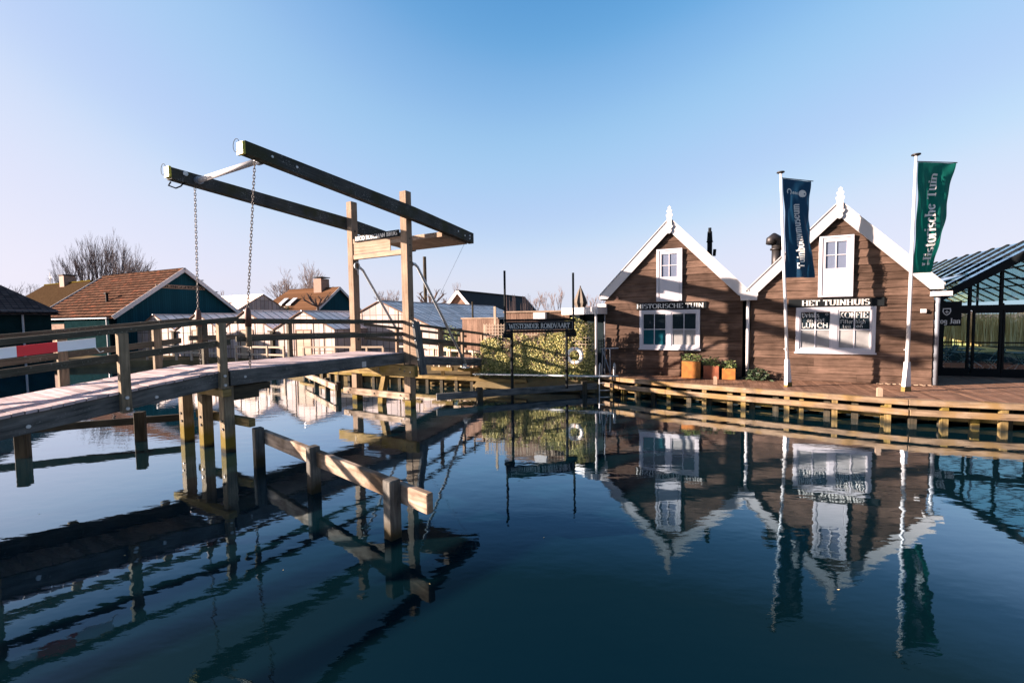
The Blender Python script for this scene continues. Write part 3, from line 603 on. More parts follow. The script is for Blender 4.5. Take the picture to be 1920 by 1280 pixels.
for c in (.06,-2.12):
    k = MB(); k.hexa([B(-22,c-.06,zr(-22)-.10),B(-5.20,c-.06,zr(-5.2)-.10),B(-5.20,c+.07,zr(-5.2)-.10),B(-22,c+.07,zr(-22)-.10),B(-22,c-.06,zr(-22)),B(-5.20,c-.06,zr(-5.2)),B(-5.20,c+.07,zr(-5.2)),B(-22,c+.07,zr(-22))],0)
    part(k, 'top_rail', 'rail', ab, bevel=.008)
    o_ = -.07
    k = MB(); k.hexa([B(-22,c+o_,zr(-22)-.60),B(-5.35,c+o_,zr(-5.35)-.60),B(-5.35,c+o_+.05,zr(-5.35)-.60),B(-22,c+o_+.05,zr(-22)-.60),B(-22,c+o_,zr(-22)-.47),B(-5.35,c+o_,zr(-5.35)-.47),B(-5.35,c+o_+.05,zr(-5.35)-.47),B(-22,c+o_+.05,zr(-22)-.47)],0)
    part(k, 'mid_rail', 'rail', ab, bevel=.006)
for s in (-5.55,-7.23,-8.95,-10.7):
    p_ = part(MB().box(B, s-.075,s+.075, .0,.13, zd(s)-.40,zr(s)-.10, ul=2), 'rail_post', 'pile', ab, bevel=.008)
    bolts([B(s,.131,zd(s)-.12),B(s,.131,zd(s)-.32),B(s+.5,-.018,zd(s)-.2)], tB, .03, 'bolts', p_, 'steel')
for s in (-5.84,-7.45,-9.2,-10.9):
    part(MB().box(B, s-.075,s+.075, -2.24,-2.12, zd(s)-.40,zr(s)-.10, ul=2), 'rail_post', 'pile', ab, bevel=.008)
for c, zt in ((-.24,1.46),(-1.16,1.50),(-2.06,1.46)):
    pl = part(MB().box(B, -5.52,-5.30, c,c+.22, -1,zt, ul=2), 'pile', 'pile', ab, bevel=.012)
    bolts([B(-5.522,c+.11,.7),B(-5.522,c+.14,.52)], -uB, .03, 'bolts', pl)
part(MB().box(B, -5.62,-5.44, -2.3,.16, 1.26,1.42, ul=1), 'cap_beam', 'algae', ab, bevel=.01)
part(MB().box(B, -5.3,-5.16, -1.75,.52, .58,.76, ul=1), 'brace_beam', 'algae', ab, bevel=.01)
part(MB().box(B, -5.40,-4.45, -.22,-.06, 1.28,1.43, ul=0), 'corbel', 'darkp', ab)
part(MB().box(B, -5.40,-4.72, -.26,-.06, 1.12,1.275, ul=0), 'corbel', 'darkp', ab)

# red and white barrier board hanging on the near railing
bd = thing('barrier_board', 'red and white striped barrier board hanging under the top railing at far left', 'barrier board', B(-8.3,.09,2.4))
def bdz(s): return zr(s)-.30
for s0, s1, mt in ((-12.2,-11.2,'red'),(-11.2,-9.9,'white'),(-9.9,-9.3,'red'),(-9.3,-8.54,'white'),(-8.54,-8.08,'red'),(-8.08,-7.6,'white')):
    k = MB(); k.hexa([B(s0,.06,bdz(s0)),B(s1,.06,bdz(s1)),B(s1,.085,bdz(s1)),B(s0,.085,bdz(s0)),B(s0,.06,bdz(s0)+.165),B(s1,.06,bdz(s1)+.165),B(s1,.085,bdz(s1)+.165),B(s0,.085,bdz(s0)+.165)])
    part(k, 'red_panel' if mt == 'red' else 'white_panel', 'red' if mt == 'red' else 'boardwhite', bd)
k = MB(); k.tube([B(-7.62,.075,bdz(-7.6)+.02),B(-7.55,.08,2.36),B(-7.5,.09,2.38)], .008, 5); part(k, 'hook', 'steel', bd)

# ============================================================ ramp (right)
ra = thing('access_ramp', 'short plank ramp with railings from the portal down to the garden bank', 'ramp', B(2.6,-1,.4))
def rz(s): return 1.72-.105*s
def rr(s): return 2.80-.112*s
k = MB(); s0 = .0
while s0 < 5.1:
    s1 = s0+.15; k.hexa([B(s0,-2.14,rz(s0)-.05),B(s1-.01,-2.14,rz(s1)-.05),B(s1-.01,0,rz(s1)-.05),B(s0,0,rz(s0)-.05),B(s0,-2.14,rz(s0)),B(s1-.01,-2.14,rz(s1)),B(s1-.01,0,rz(s1)),B(s0,0,rz(s0))],1); s0 = s1
part(k, 'plank_deck', 'deck', ra)
for c in (-.10,-2.1):
    k = MB(); k.hexa([B(.27,c,rz(.27)-.32),B(5.1,c,rz(5.1)-.32),B(5.1,c+.10,rz(5.1)-.32),B(.27,c+.10,rz(.27)-.32),B(.27,c,rz(.27)-.055),B(5.1,c,rz(5.1)-.055),B(5.1,c+.10,rz(5.1)-.055),B(.27,c+.10,rz(.27)-.055)],0); part(k, 'girder', 'string', ra)
for c in (0,-2.12):
    for d0, d1, nm in ((-.09,0,'top_rail'),(-.58,-.46,'mid_rail')):
        k = MB(); k.hexa([B(.27,c-.04,rr(.27)+d0),B(6.3,c-.04,rr(6.3)+d0),B(6.3,c+.05,rr(6.3)+d0),B(.27,c+.05,rr(.27)+d0),B(.27,c-.04,rr(.27)+d1),B(6.3,c-.04,rr(6.3)+d1),B(6.3,c+.05,rr(6.3)+d1),B(.27,c+.05,rr(.27)+d1)],0); part(k, nm, 'rail', ra, bevel=.006)
    for s in (1.9,3.25,4.6,5.9):
        part(MB().box(B, s-.06,s+.06, c-.11,c-.03, rz(s)-.25,rr(s)-.09, ul=2), 'rail_post', 'post', ra)
# landing timbers under the ramp
lt = thing('landing_timber', 'mossy yellow timber beams on stubs on the bank behind the ramp', 'timber', (-3,19.2,.42))
for (x0,y0,x1,y1) in ((-4.9,19.62,-4.0,19.33),(-3.5,19.17,-2.55,18.86),(-2.3,18.78,-1.35,18.46)): part(MB().beam((x0,y0,.73),(x1,y1,.73),.16,.15), 'rail_beam', 'algae', lt)
for x, y in ((-4.4,19.46),(-3.0,19.0),(-1.7,18.58)): part(MB().beam((x,y,.35),(x,y,.655),.14,.14), 'stub', 'algae', lt)

# ============================================================ guard rails standing in the water
gr = thing('guard_rail', 'weathered timber guard rail on three posts standing in the water in the foreground', 'guard rail', (-3.39,7.33,0))
pts = [Vector((-5.02,8.6,0)), Vector((-3.34,7.26,0)), Vector((-1.60,5.68,0))]
gd = (pts[2]-pts[0]).normalized(); gn = Vector((gd.y,-gd.x,0))
gs = Vector((-gd.y, gd.x, 0))
for p in pts:
    q = p+gn*.0; part(MB().beam(q-Z*1.0, q+Z*.78, .17, .17, side=gd), 'post', 'gpost', gr, bevel=.012)
a_ = pts[0]+gs*.135-gd*.1; e_ = pts[2]+gs*.135+gd*.62
k = MB(); k.beam(a_+Z*.57, e_+Z*.57, .10, .26); rb = part(k, 'rail_beam', 'fence', gr, bevel=.012)
gl_ = thing('guard_rail', 'dark low guard rail with two posts under the left end of the footbridge', 'guard rail', (-9.8,10.0,0))
d_ = (Vector((-8.6,11.25,0))-Vector((-12.5,9.6,0))).normalized()
for p, zt in ((Vector((-10.6,9.43,0)),.62),(Vector((-9.12,10.7,0)),.70)): part(MB().beam(p-Z, p+Z*zt, .2, .2, side=d_), 'post', 'darkp', gl_, bevel=.012)
k = MB(); k.beam((-14.5,8.9,.42),(-8.62,11.33,.42), .1, .17); part(k, 'rail_beam', 'darkp', gl_, bevel=.01)
gf = thing('guard_rail', 'pale timber guard rail on three posts slanting through the water behind the lifting deck', 'guard rail', (-7.8,18,0))
A_ = Vector((-6.5,16.2,.40)); C_ = Vector((-9.6,20.4,.40)); d_ = (C_-A_).normalized(); n_ = Vector((d_.y,-d_.x,0))
k = MB(); k.beam(A_, C_, .10, .22); part(k, 'rail_beam', 'fence', gf, bevel=.01)
for t in (.06,.36,.72): 
    p = A_+(C_-A_)*t+n_*.14; p.z = 0; part(MB().beam(p-Z, p+Z*.56, .17, .17, side=d_), 'post', 'darkp', gf)
gb = thing('guard_rail', 'long dark guard beam lying just above the water in front of the round trip sign', 'guard rail', (0,15.6,0))
A_ = Vector((-2.55,14.68,.27)); C_ = Vector((4.5,17.05,.27))
k = MB(); k.beam(A_, C_, .14, .22); part(k, 'rail_beam', 'string', gb, bevel=.01)
d_ = (C_-A_).normalized(); n_ = Vector((d_.y,-d_.x,0))
for t in (.2,.74): p = A_+(C_-A_)*t+n_*-.02; p.z = 0; part(MB().beam(p-Z, p+Z*.48, .2, .2, side=d_), 'post', 'darkp', gb)

# ============================================================ canal sign
sg = thing('canal_sign', 'dark WESTEINDER RONDVAART sign board on two thin poles standing at the bank', 'sign', (1.0,15.7,0))
SA = Vector((-.2,15.5,0)); SB = Vector((2.2,15.93,0)); sdv = (SB-SA).normalized(); snv = Vector((sdv.y,-sdv.x,0)); SL = (SB-SA).length
def SG(u, v, w=0): return SA+sdv*u+snv*w+Z*v
for u, zt in ((-.03,4.52),(SL+.02,4.46)): k = MB(); k.tube([SG(u,2.30,.0),SG(u,zt,.0)], .038, 8); part(k, 'upright', 'black', sg)
for u, z0 in ((.2,-1),(SL-.22,.3)): k = MB(); k.tube([SG(u,z0,-.06),SG(u,2.6,-.06)], .05, 8); part(k, 'pole', 'black', sg)
bo = part(MB().box(lambda x,y,z: SG(x,z,y), -.04,SL+.04, -.02,.02, 2.44,2.74), 'board', 'black', sg)
k = MB(); k.box(lambda x,y,z: SG(x,z,y), -.08,SL+.08, -.04,.06, 2.75,2.83); k.box(lambda x,y,z: SG(x,z,y), -.08,SL+.08, -.04,.06, 2.35,2.43); part(k, 'frame_bar', 'black', sg)
for u0, u1 in ((-.12,.24),(SL-.26,SL+.12)): k = MB(); k.box(lambda x,y,z: SG(x,z,y), u0,u1, -.05,.05, 2.18,2.345); part(k, 'bracket', 'black', sg)
words('WESTEINDER RONDVAART', lambda u, v: SG(.10+u, 2.50+v, .026), .17, bo, SL-.22)
k = MB()
for (u0,u1,v0,v1) in ((.02,SL-.02,2.455,2.463),(.02,SL-.02,2.717,2.725),(.02,.03,2.455,2.725),(SL-.03,SL-.02,2.455,2.725)): k.box(lambda x,y,z: SG(x,z,y), u0,u1,.021,.027,v0,v1)
part(k, 'border_line', 'grey', bo)

# ============================================================ cottages
def cottage(ac, hw, win, hatch, board, text, tw, label, loft, flue):
    c = thing('cottage', label, 'cottage', H(ac,3.5,.6))
    zE, zA = 3.45, 6.05              # wall top at the eaves, wall apex
    def zroof(a): return zA-(zA-zE)*abs(a-ac)/hw
    # front boards
    k = MB(); z = .63; i = 0
    def seg(a0, a1, z0, z1, j):
        # clip to the gable
        def hwid(z): return hw if z <= zE else hw*(zA-z)/(zA-zE)
        w0, w1 = hwid(z0), hwid(z1)
        if w0 <= .02: return
        l0 = max(a0, ac-w0); r0 = min(a1, ac+w0); l1 = max(a0, ac-w1); r1 = min(a1, ac+w1)
        if r0-l0 < .02: return
        if r1 < l1: l1 = r1 = ac
        bo_, bi = -.046+j, -.014+j
        k.hexa([H(l0,bo_,z0),H(r0,bo_,z0),H(r0,.03,z0),H(l0,.03,z0),H(l1,bi,z1),H(r1,bi,z1),H(r1,.03,z1),H(l1,.03,z1)],0)
    holes = [(win[0],win[1],win[2],win[3]),(hatch[0],hatch[1],hatch[2],hatch[3])]
    while z < zA-.02:
        h = .252+R_.uniform(-.008,.008); z1 = min(z+h, zA)
        cuts = [(a0,a1) for (a0,a1,h0,h1) in holes if h0 < z+.05 and h1 > z1-.05]
        xs = [ac-hw-.02]+[v for cc in cuts for v in cc]+[ac+hw+.02]
        for q in range(0, len(xs), 2):
            x0, x1 = xs[q], xs[q+1]
            # random butt joints
            js = [x0]+sorted(R_.uniform(x0+.5, x1-.5) for _ in range(1 if x1-x0 > 2.2 and R_.random() < .7 else 0))+[x1]
            for a0, a1 in zip(js[:-1], js[1:]): seg(a0+.002, a1-.002, z, z1+.012, R_.uniform(-.004,.004))
        z = z1
    part(k, 'weatherboards', 'clap', c)
    # body
    k = MB(); k.prism([H(ac-hw,.03,.55),H(ac+hw,.03,.55),H(ac+hw,.03,zE),H(ac,.03,zA),H(ac-hw,.03,zE)], nF*8.0); part(k, 'wall', 'clap', c)
    # roof
    ro = MB(); hwr = hw+.16
    for sgn in (-1,1):
        zl = zA+.42-(zA-zE)/hw*hwr
        A0 = (ac, zA+.42); A1 = (ac+sgn*hwr, zl)
        ro.hexa([H(A0[0],-.10,A0[1]-.16),H(A1[0],-.10,A1[1]-.16),H(A1[0],8.2,A1[1]-.16),H(A0[0],8.2,A0[1]-.16),H(A0[0],-.10,A0[1]-.03),H(A1[0],-.10,A1[1]-.03),H(A1[0],8.2,A1[1]-.03),H(A0[0],8.2,A0[1]-.03)])
    rf = part(ro, 'roof', 'slate', c)
    # bargeboards
    for sgn in (-1,1):
        k = MB(); ao = ac+sgn*(hw+.17); zo = zA+.44-(zA-zE)/hw*(hw+.17)
        k.prism([H(ac,-.17,zA+.44),H(ao,-.17,zo),H(ao,-.17,zo-.14),H(ao-sgn*.30,-.17,zo-.14),H(ac,-.17,zA-.04)], nF*.05); part(k, 'bargeboard', 'white', c)
        k = MB(); k.prism([H(ac,-.20,zA+.475),H(ao+sgn*.02,-.20,zo+.03),H(ao+sgn*.02,-.20,zo-.01),H(ac,-.20,zA+.435)], nF*.12); part(k, 'verge_trim', 'white', c)
    # finial board
    zf = 6.93
    prof = [(.035,5.93),(.075,5.98),(.085,6.03),(.06,6.08),(.10,6.12),(.13,6.17),(.13,6.21),(.09,6.19),(.085,6.24),(.085,6.50),(.11,6.54),(.12,6.60),(.075,6.64),(.07,6.68),(.10,6.72),(.095,6.76),(.05,6.79),(.045,6.83),(.06,6.86),(.02,6.90)]
    k = MB(); k.prism([H(ac+x,-.235,z) for x, z in prof]+[H(ac,-.235,zf)]+[H(ac-x,-.235,z) for x, z in prof[::-1]]+[H(ac,-.235,5.91)], nF*.045); part(k, 'finial', 'white', c)
    # main window
    a0,a1,z0,z1 = win
    w_ = MB(); t = .10
    w_.box(H,a0,a1,-.10,.02,z1-t,z1); w_.box(H,a0,a1,-.10,.02,z0,z0+t); w_.box(H,a0,a0+t,-.10,.02,z0+t,z1-t); w_.box(H,a1-t,a1,-.10,.02,z0+t,z1-t)
    mid = (a0+a1)/2; w_.box(H,mid-.08,mid+.08,-.095,.02,z0+t,z1-t)
    wf = part(w_, 'window', 'frame', c, bevel=.004)
    k = MB(); k.box(H,a0-.03,a1+.03,-.13,.0,z0-.05,z0+.0); part(k, 'sill', 'frame', wf)
    zm = (z0+z1)/2; k = MB(); fr = MB()
    for (x0,x1) in ((a0+t,mid-.08),(mid+.08,a1-t)):
        fr.box(H,x0,x1,-.075,-.03,z1-t-.05,z1-t); fr.box(H,x0,x1,-.075,-.03,z0+t,z0+t+.05); fr.box(H,x0,x0+.045,-.075,-.03,z0+t+.05,z1-t-.05); fr.box(H,x1-.045,x1,-.075,-.03,z0+t+.05,z1-t-.05)
        fr.box(H,(x0+x1)/2-.015,(x0+x1)/2+.015,-.07,-.03,z0+t+.05,z1-t-.05); fr.box(H,x0+.045,x1-.045,-.066,-.034,zm-.015,zm+.015)
    part(fr, 'casement', 'frame', wf)
    k = MB(); k.poly([H(a0+t,-.045,zm),H(a1-t,-.045,zm),H(a1-t,-.045,z1-t),H(a0+t,-.045,z1-t)]); part(k, 'upper_pane', 'pane', wf)
    k = MB()
    for j, (x0,x1) in enumerate(((a0+t,mid-.08),(mid+.08,a1-t))):
        k.poly([H(x0,-.0445,z0+t),H(x1,-.0445,z0+t),H(x1,-.0445,zm),H(x0,-.0445,zm)], mi=j if loft == 0 else 1)
    part(k, 'lower_pane', [M['blindteal'],M['blind']], wf)
    if loft:
        k = MB(); hx = (a0+mid)/2+.01; kx = (a1+mid)/2-.01; F_ = lambda x, z: (lambda u, v: H(x+u,-.0475,z+v))
        words('Drinks',F_(a0+.17,z1-.33),.15,wf,.50,name='chalk_lettering',thin=.09,thick=.14,serif=False)
        words('an blyt',F_(a0+.32,z1-.48),.12,wf,.50,name='chalk_lettering',thin=.08,thick=.12,serif=False)
        words('LUNCH',F_(a0+.16,z1-.675),.16,wf,.76,name='chalk_lettering',thin=.13,thick=.15,serif=False)
        words('KOFFIE',F_(mid+.12,z1-.36),.19,wf,.77,name='chalk_lettering',thick=.17,thin=.07)
        words('Filter high',F_(mid+.16,z1-.54),.12,wf,.68,name='chalk_lettering',thin=.07,thick=.10,serif=False)
        words('tea ten',F_(mid+.22,z1-.68),.11,wf,.55,name='chalk_lettering',thin=.07,thick=.10,serif=False)
        k.tube([H(a0+.87+.035*cos(radians(q)),-.049,z1-.24+.035*sin(radians(q))) for q in range(0,361,40)],.006,4)
        part(k, 'chalk_flower', 'letter', wf)
    # hatch door in the gable
    a0,a1,z0,z1 = hatch; k = MB(); t = .09
    k.box(H,a0,a1,-.13,.02,z1-.07,z1); k.box(H,a0,a1,-.13,.02,z0,z0+.06); k.box(H,a0,a0+t,-.13,.02,z0+.06,z1-.07); k.box(H,a1-t,a1,-.13,.02,z0+.06,z1-.07)
    hd = part(k, 'loft_door', 'frame', c, bevel=.004)
    zz = z0+(z1-z0)*.47; b0 = -.11
    k = MB(); k.box(H,a0+t+.01,a1-t-.01,b0,-.02,z0+.07,zz); k.box(H,a0+t+.01,a0+t+.09,b0,-.02,zz,z1-.08); k.box(H,a1-t-.09,a1-t-.01,b0,-.02,zz,z1-.08)
    k.box(H,a0+t+.09,a1-t-.09,b0,-.02,z1-.19,z1-.08); xm = (a0+a1)/2; k.box(H,xm-.014,xm+.014,b0+.01,-.02,zz,z1-.19); zc = (zz+z1-.19)/2; k.box(H,a0+t+.09,a1-t-.09,b0+.013,-.02,zc-.014,zc+.014)
    part(k, 'door_leaf', 'frame', hd, bevel=.003)
    k = MB(); k.poly([H(a0+t+.09,-.07,zz),H(a1-t-.09,-.07,zz),H(a1-t-.09,-.07,z1-.19),H(a0+t+.09,-.07,z1-.19)]); part(k, 'pane', 'pane2', hd)
    # name board
    a0,a1,z0,z1 = board; k = MB(); k.box(H,a0,a1,-.085,-.01,z0,z1); nb_ = part(k, 'name_board', 'black', c)
    words(text, lambda u, v: H(tw[0]+u,-.105,z0+.05+v), tw[2], nb_, tw[1], ext=nF*.018)
    return c
c1 = cottage(-1.52, 2.44, (-2.60,-.45,1.64,3.10), (-1.98,-1.07,3.42,5.37), (-2.73,-.24,3.12,3.38), 'HISTORISCHE TUIN', (-2.70,2.38,.165), 'left timber cottage with HISTORISCHE TUIN board, half in shade', 0, 0)
c2 = cottage(3.66, 2.46, (2.54,4.70,1.60,3.09), (3.15,4.08,3.42,5.40), (2.32,4.90,3.10,3.37), 'HET TUINHUIS', (2.70,1.84,.175), 'right timber cottage with HET TUINHUIS board and lettered window', 1, 0)
# flues
k = MB(); k.tube([H(-.16,1.2,5.0),H(-.16,1.2,5.7)], .09, 10); k.tube([H(-.16,1.2,5.7),H(-.16,1.2,5.75),H(-.16,1.2,6.1)],[.13,.10,.08],10); k.tube([H(-.16,1.2,6.1),H(-.16,1.2,6.24)],.06,8); k.tube([H(.0,1.15,5.15),H(.02,1.1,5.4)],.06,8); part(k, 'flue', 'black', c1)
k = MB(); k.tube([H(2.08,1.3,4.34),H(2.08,1.3,5.29)], .15, 14); k.tube([H(2.08,1.3,5.24),H(2.08,1.3,5.30)],.20,14)
k.tube([H(2.12,1.3,5.24)+Vector((0,0,0)),H(2.12,1.3,5.46),H(2.08,1.25,5.60),H(1.98,1.18,5.66),H(1.89,1.12,5.59),H(1.87,1.10,5.44)],[.19,.20,.20,.19,.17,.15],14)
fo = part(k, 'flue_cowl', 'iron', c2, smooth=True)
# gutters and downpipes
k = MB(); k.box(H,.86,1.36,-.30,.1,3.38,3.53); k.box(H,.83,1.39,-.19,-.11,3.53,3.66); part(k, 'gutter_box', 'white', c1)
k = MB(); k.box(H,-4.20,-3.86,-.24,.1,3.26,3.38); part(k, 'gutter_box', 'white', c1)
k = MB(); k.box(H,6.02,6.46,-.26,.1,3.36,3.50); part(k, 'gutter_box', 'white', c2)
k = MB(); k.tube([H(1.10,-.10,3.38),H(1.10,-.10,.64)], .055, 10); part(k, 'downpipe', 'white', c1, smooth=True)
k = MB(); k.tube([H(6.22,-.02,3.36),H(6.22,.02,3.1),H(6.22,.02,.64)], .06, 10); part(k, 'downpipe', 'grey', c2, smooth=True)
k = MB(); k.box(H,.90,.94,-.02,.05,.62,3.4); k.box(H,1.20,1.24,-.02,.05,.62,3.4); part(k, 'corner_trim', 'clap', c1)
k = MB(); k.box(H,.92,1.20,.5,.6,.55,3.5); part(k, 'infill_wall', 'interior', c1)
k = MB(); k.box(H,5.80,5.92,-.12,-.04,2.86,2.98); part(k, 'wall_lamp', 'white', c2)
k = MB(); k.tube([H(-3.45,-.06,3.60),H(-3.45,-.12,3.60)],.05,8); part(k, 'wall_lamp', 'buoyred', c1)

# ============================================================ banner poles and flags
def banner_pole(name_label, base, lean, zt, side):
    b = Vector(base); t = Vector((base[0]+lean, base[1], zt))
    p = thing('flagpole', name_label, 'flagpole', b, 'banner poles on the quay')
    k = MB(); k.tube([b+(t-b)*((1.42-.62)/(zt-.62)), b+(t-b)*.5, t], [.05,.042,.032], 12); part(k, 'shaft', 'pole', p, smooth=True)
    k = MB(); d = side; n = Vector((d.y,-d.x,0))
    k.hexa([b-d*.12-n*.05,b+d*.12-n*.05,b+d*.12+n*.05,b-d*.12+n*.05]+[q+Z*.85+Vector((lean*.13,0,0)) for q in (b-d*.052-n*.05,b+d*.052-n*.05,b+d*.052+n*.05,b-d*.052+n*.05)]); bs = part(k, 'tapered_base', 'pole', p)
    k = MB(); k.hexa([b-d*.123-n*.052,b+d*.123-n*.052,b+d*.123+n*.052,b-d*.123+n*.052]+[q+Z*.14 for q in (b-d*.112-n*.052,b+d*.112-n*.052,b+d*.112+n*.052,b-d*.112+n*.052)]); part(k, 'lichen_foot', 'algae', bs)
    k = MB(); k.tube([t-Z*.01,t+Z*.015,t+Z*.04,t+Z*.055],[.06,.11,.105,.04],14); part(k, 'cap', 'iron', p, smooth=True)
    k = MB(); k.tube([b+(t-b)*.18+d*.01-n*.06,b+(t-b)*.18-d*.05-n*.06],.012,6); k.box(lambda x,y,z: b+(t-b)*.18+d*x+n*y+Z*z, -.075,-.055,-.01,.01,-.06,.06); part(k, 'cleat', 'pole', p)
    return b, t
def flag(label, name, b, t, z0, z1, th, L, mat, txt, extra=None):
    """z1 top, z0 bottom; th(v) heading of the cloth (radians) as v goes 0 (top) to 1"""
    k = MB(); nu, nv = 26, 70
    def P(u, v, lift=0):   # u metres from the pole, v metres down from z1
        vv = v/(z1-z0); h = th(vv); uu = u/L
        e = Vector((cos(h), sin(h), 0)); n = Vector((sin(h), -cos(h), 0))
        base = b+(t-b)*((z1-v-b.z)/(t.z-b.z))+Vector((cos(th(0)),sin(th(0)),0))*.06
        fold = .060*sin(3.2*uu*2.2+vv*5)*uu*(.3+vv)+.032*sin(9*uu+4*vv)*min(1,vv*3)+.014*sin(21*uu-15*vv)*min(1,vv*4)+.012*sin(13*uu+27*vv)*uu
        sag = -.05*uu*(1-min(1,vv*4))
        w = L*(1-.20*max(0,vv-.4)*(1 if extra != 'b' else .25))
        return base+e*(uu*w)+n*(fold+lift)+Z*(sag+ (.05*uu*vv if extra != 'b' else .0))
    for i in range(nu):
        for j in range(nv):
            u0,u1 = L*i/nu, L*(i+1)/nu; v0,v1 = (z1-z0)*j/nv, (z1-z0)*(j+1)/nv
            k.poly([P(u0,v1),P(u1,v1),P(u1,v0),P(u0,v0)])
    f = k.build(name, M[mat], None, loc=b+(t-b)*((z1-b.z)/(t.z-b.z)), smooth=False); tag(f, label, 'flag')
    bpy.context.view_layer.objects.active = f
    sm = f.data; 
    for p_ in sm.polygons: p_.use_smooth = True
    words(txt[0], lambda u, v: P(txt[2]-v*1.0, txt[1]-u, .045), txt[3], f, txt[4])
    return f, P
import bmesh
be, bt_ = banner_pole('white flagpole carrying the dark blue banner, in front of the right cottage', (8.60,13.70,.62), -.35, 7.16, Vector((.9,.43,0)).normalized())
ge, gt_ = banner_pole('white flagpole carrying the green banner, at the corner of the right cottage', (11.28,12.58,.62), .07, 7.24, Vector((.97,.24,0)).normalized())
fb, PB = flag('dark blue banner with white museum lettering and round emblem hanging on its pole', 'blue_banner', be, bt_, 4.0, 7.0, lambda v: radians(10+6*sin(v*5)), .99, 'blueflag', ('Tuinbouwmuseum', 2.72, .56, .22, 2.0), 'b')
fg, PG = flag('green banner reading Historische Tuin hanging on its pole', 'green_banner', ge, gt_, 3.98, 7.06, lambda v: radians(-1+20*v+4*sin(v*7)), 1.04, 'greenflag', ('Historische Tuin', 2.88, .58, .26, 2.60))
def arm(b, t, z1, h, L, par):
    s_ = b+(t-b)*((z1-b.z)/(t.z-b.z)); k = MB(); k.tube([s_+Z*.02, s_+Vector((cos(h),sin(h),0))*L+Z*-.035], .012, 6); part(k, 'banner_arm', 'black', par)
arm(be, bt_, 7.0, radians(10), 1.14, fb); arm(ge, gt_, 7.06, radians(-1), 1.14, fg)
k = MB()   # emblem on the blue banner: ring, dots and a disc
for (cu, cv, r0, r1) in ((.22,.38,.065,.10),(.72,.40,0,.115)):
    n = 18
    for i in range(n):
        a0, a1 = 2*pi*i/n, 2*pi*(i+1)/n
        if r0 and pi*.35 < (a0+a1)/2 < pi*.75: continue
        k.poly([PB(cu+r0*cos(a0),cv+r0*sin(a0),.006),PB(cu+r1*cos(a0),cv+r1*sin(a0),.006),PB(cu+r1*cos(a1),cv+r1*sin(a1),.006),PB(cu+r0*cos(a1),cv+r0*sin(a1),.006)])
for cu in (.38,.46,.54): k.poly([PB(cu-.03,.37,.006),PB(cu+.03,.35,.006),PB(cu+.03,.44,.006),PB(cu-.03,.42,.006)])
part(k, 'emblem', 'letter', fb)

# ============================================================ plants and planters
def leaves(mb, pts_fn, n, size, up=.5):
    for _ in range(n):
        p = pts_fn(); a = R_.uniform(0, 2*pi); t = R_.uniform(-1, 1)
        d = Vector((cos(a), sin(a), t*up)).normalized(); s_ = d.cross(Vector((R_.uniform(-1,1),R_.uniform(-1,1),R_.uniform(-1,1)))).normalized()
        L = size*R_.uniform(.6,1.4); w = L*.42
        mb.poly([p, p+d*L*.5+s_*w*.5, p+d*L, p+d*L*.5-s_*w*.5])
def shrub(label, base, r, h, mat, n, cat='shrub', name='potted_shrub', leafs=.09, group=None):
    o = thing(name, label, cat, base, group)
    k = MB(); b = Vector(base)
    for i in range(7):
        a = i*.9; k.tube([b, b+Vector((cos(a)*r*.4,sin(a)*r*.4,h*.5)), b+Vector((cos(a)*r*.8,sin(a)*r*.8,h*.85))],[.012,.008,.004],5)
    part(k, 'stems', 'bark', o)
    k = MB()
    def f():
        while True:
            v = Vector((R_.uniform(-1,1),R_.uniform(-1,1),R_.uniform(0,1)))
            if v.length < 1: return b+Vector((v.x*r,v.y*r,v.z*h))
    leaves(k, f, n, leafs); part(k, 'foliage', mat, o); return o
for (a, b_, w, h, mt, lb, pb) in ((-.72,-.36,.62,.60,'corten','tallest square corten planter under the left cottage window','bushy pale green plant in the tallest corten planter'),
                          (-.06,-.44,.50,.47,'corten2','reddish middle planter of the three by the left cottage','leafy plant with dark twigs in the reddish middle planter'),
                          (.50,-.42,.42,.38,'corten','smallest orange planter beside the downpipe between the cottages','small yellow green plant in the smallest orange planter')):
    t = thing('planter', lb, 'planter', H(a,b_,.62), 'planters by the left cottage')
    k = MB(); k.box(H,a-w/2,a+w/2,b_-w/2,b_+w/2,.63,.63+h); part(k, 'box', mt, t, bevel=.006)
    k = MB(); k.box(H,a-w/2+.02,a+w/2-.02,b_-w/2+.02,b_+w/2-.02,.63+h,.63+h+.006); part(k, 'soil', 'ground', t)
    shrub(pb, H(a,b_,.64+h), w*.62, .30, 'leaf', 260, 'plant', 'potted_plant', .075, 'plants in the planters')
shrub('dark green low bush beside the foot of the downpipe between the cottages', H(1.40,-.30,.62), .42, .42, 'darkleaf', 420, 'bush', 'low_bush', .11)
for (x, y, h, lb) in ((6.62,14.35,.24,'small pale square bollard on the quay edge below the planters'),(10.40,12.60-1.05,.26,'pale square bollard on the quay edge between the flagpoles')):
    if x > 10: x, y = 9.72, 11.62
    t = thing('bollard', lb, 'bollard', (x,y,.62), 'bollards on the quay edge')
    k = MB(); k.beam((x,y,.62),(x,y,.62+h),.11,.11,side=(.9,-.4,0)); part(k, 'post', 'panel', t)
    k = MB(); k.beam((x,y,.62+h),(x,y,.65+h),.11,.11,.03,.03,side=(.9,-.4,0)); part(k, 'pointed_cap', 'panel', t)
k = MB(); p0 = H(4.9,-.35,.65); pts = []
for i in range(40): pts.append(p0+tF*(i*.035-.2)+nF*(.06*sin(i*1.3))+Z*(.012+.01*sin(i*2.1)))
tag(k.tube(pts, .013, 5).build('rope', M['panel']), 'thin rope lying along the foot of the right cottage wall', 'rope')

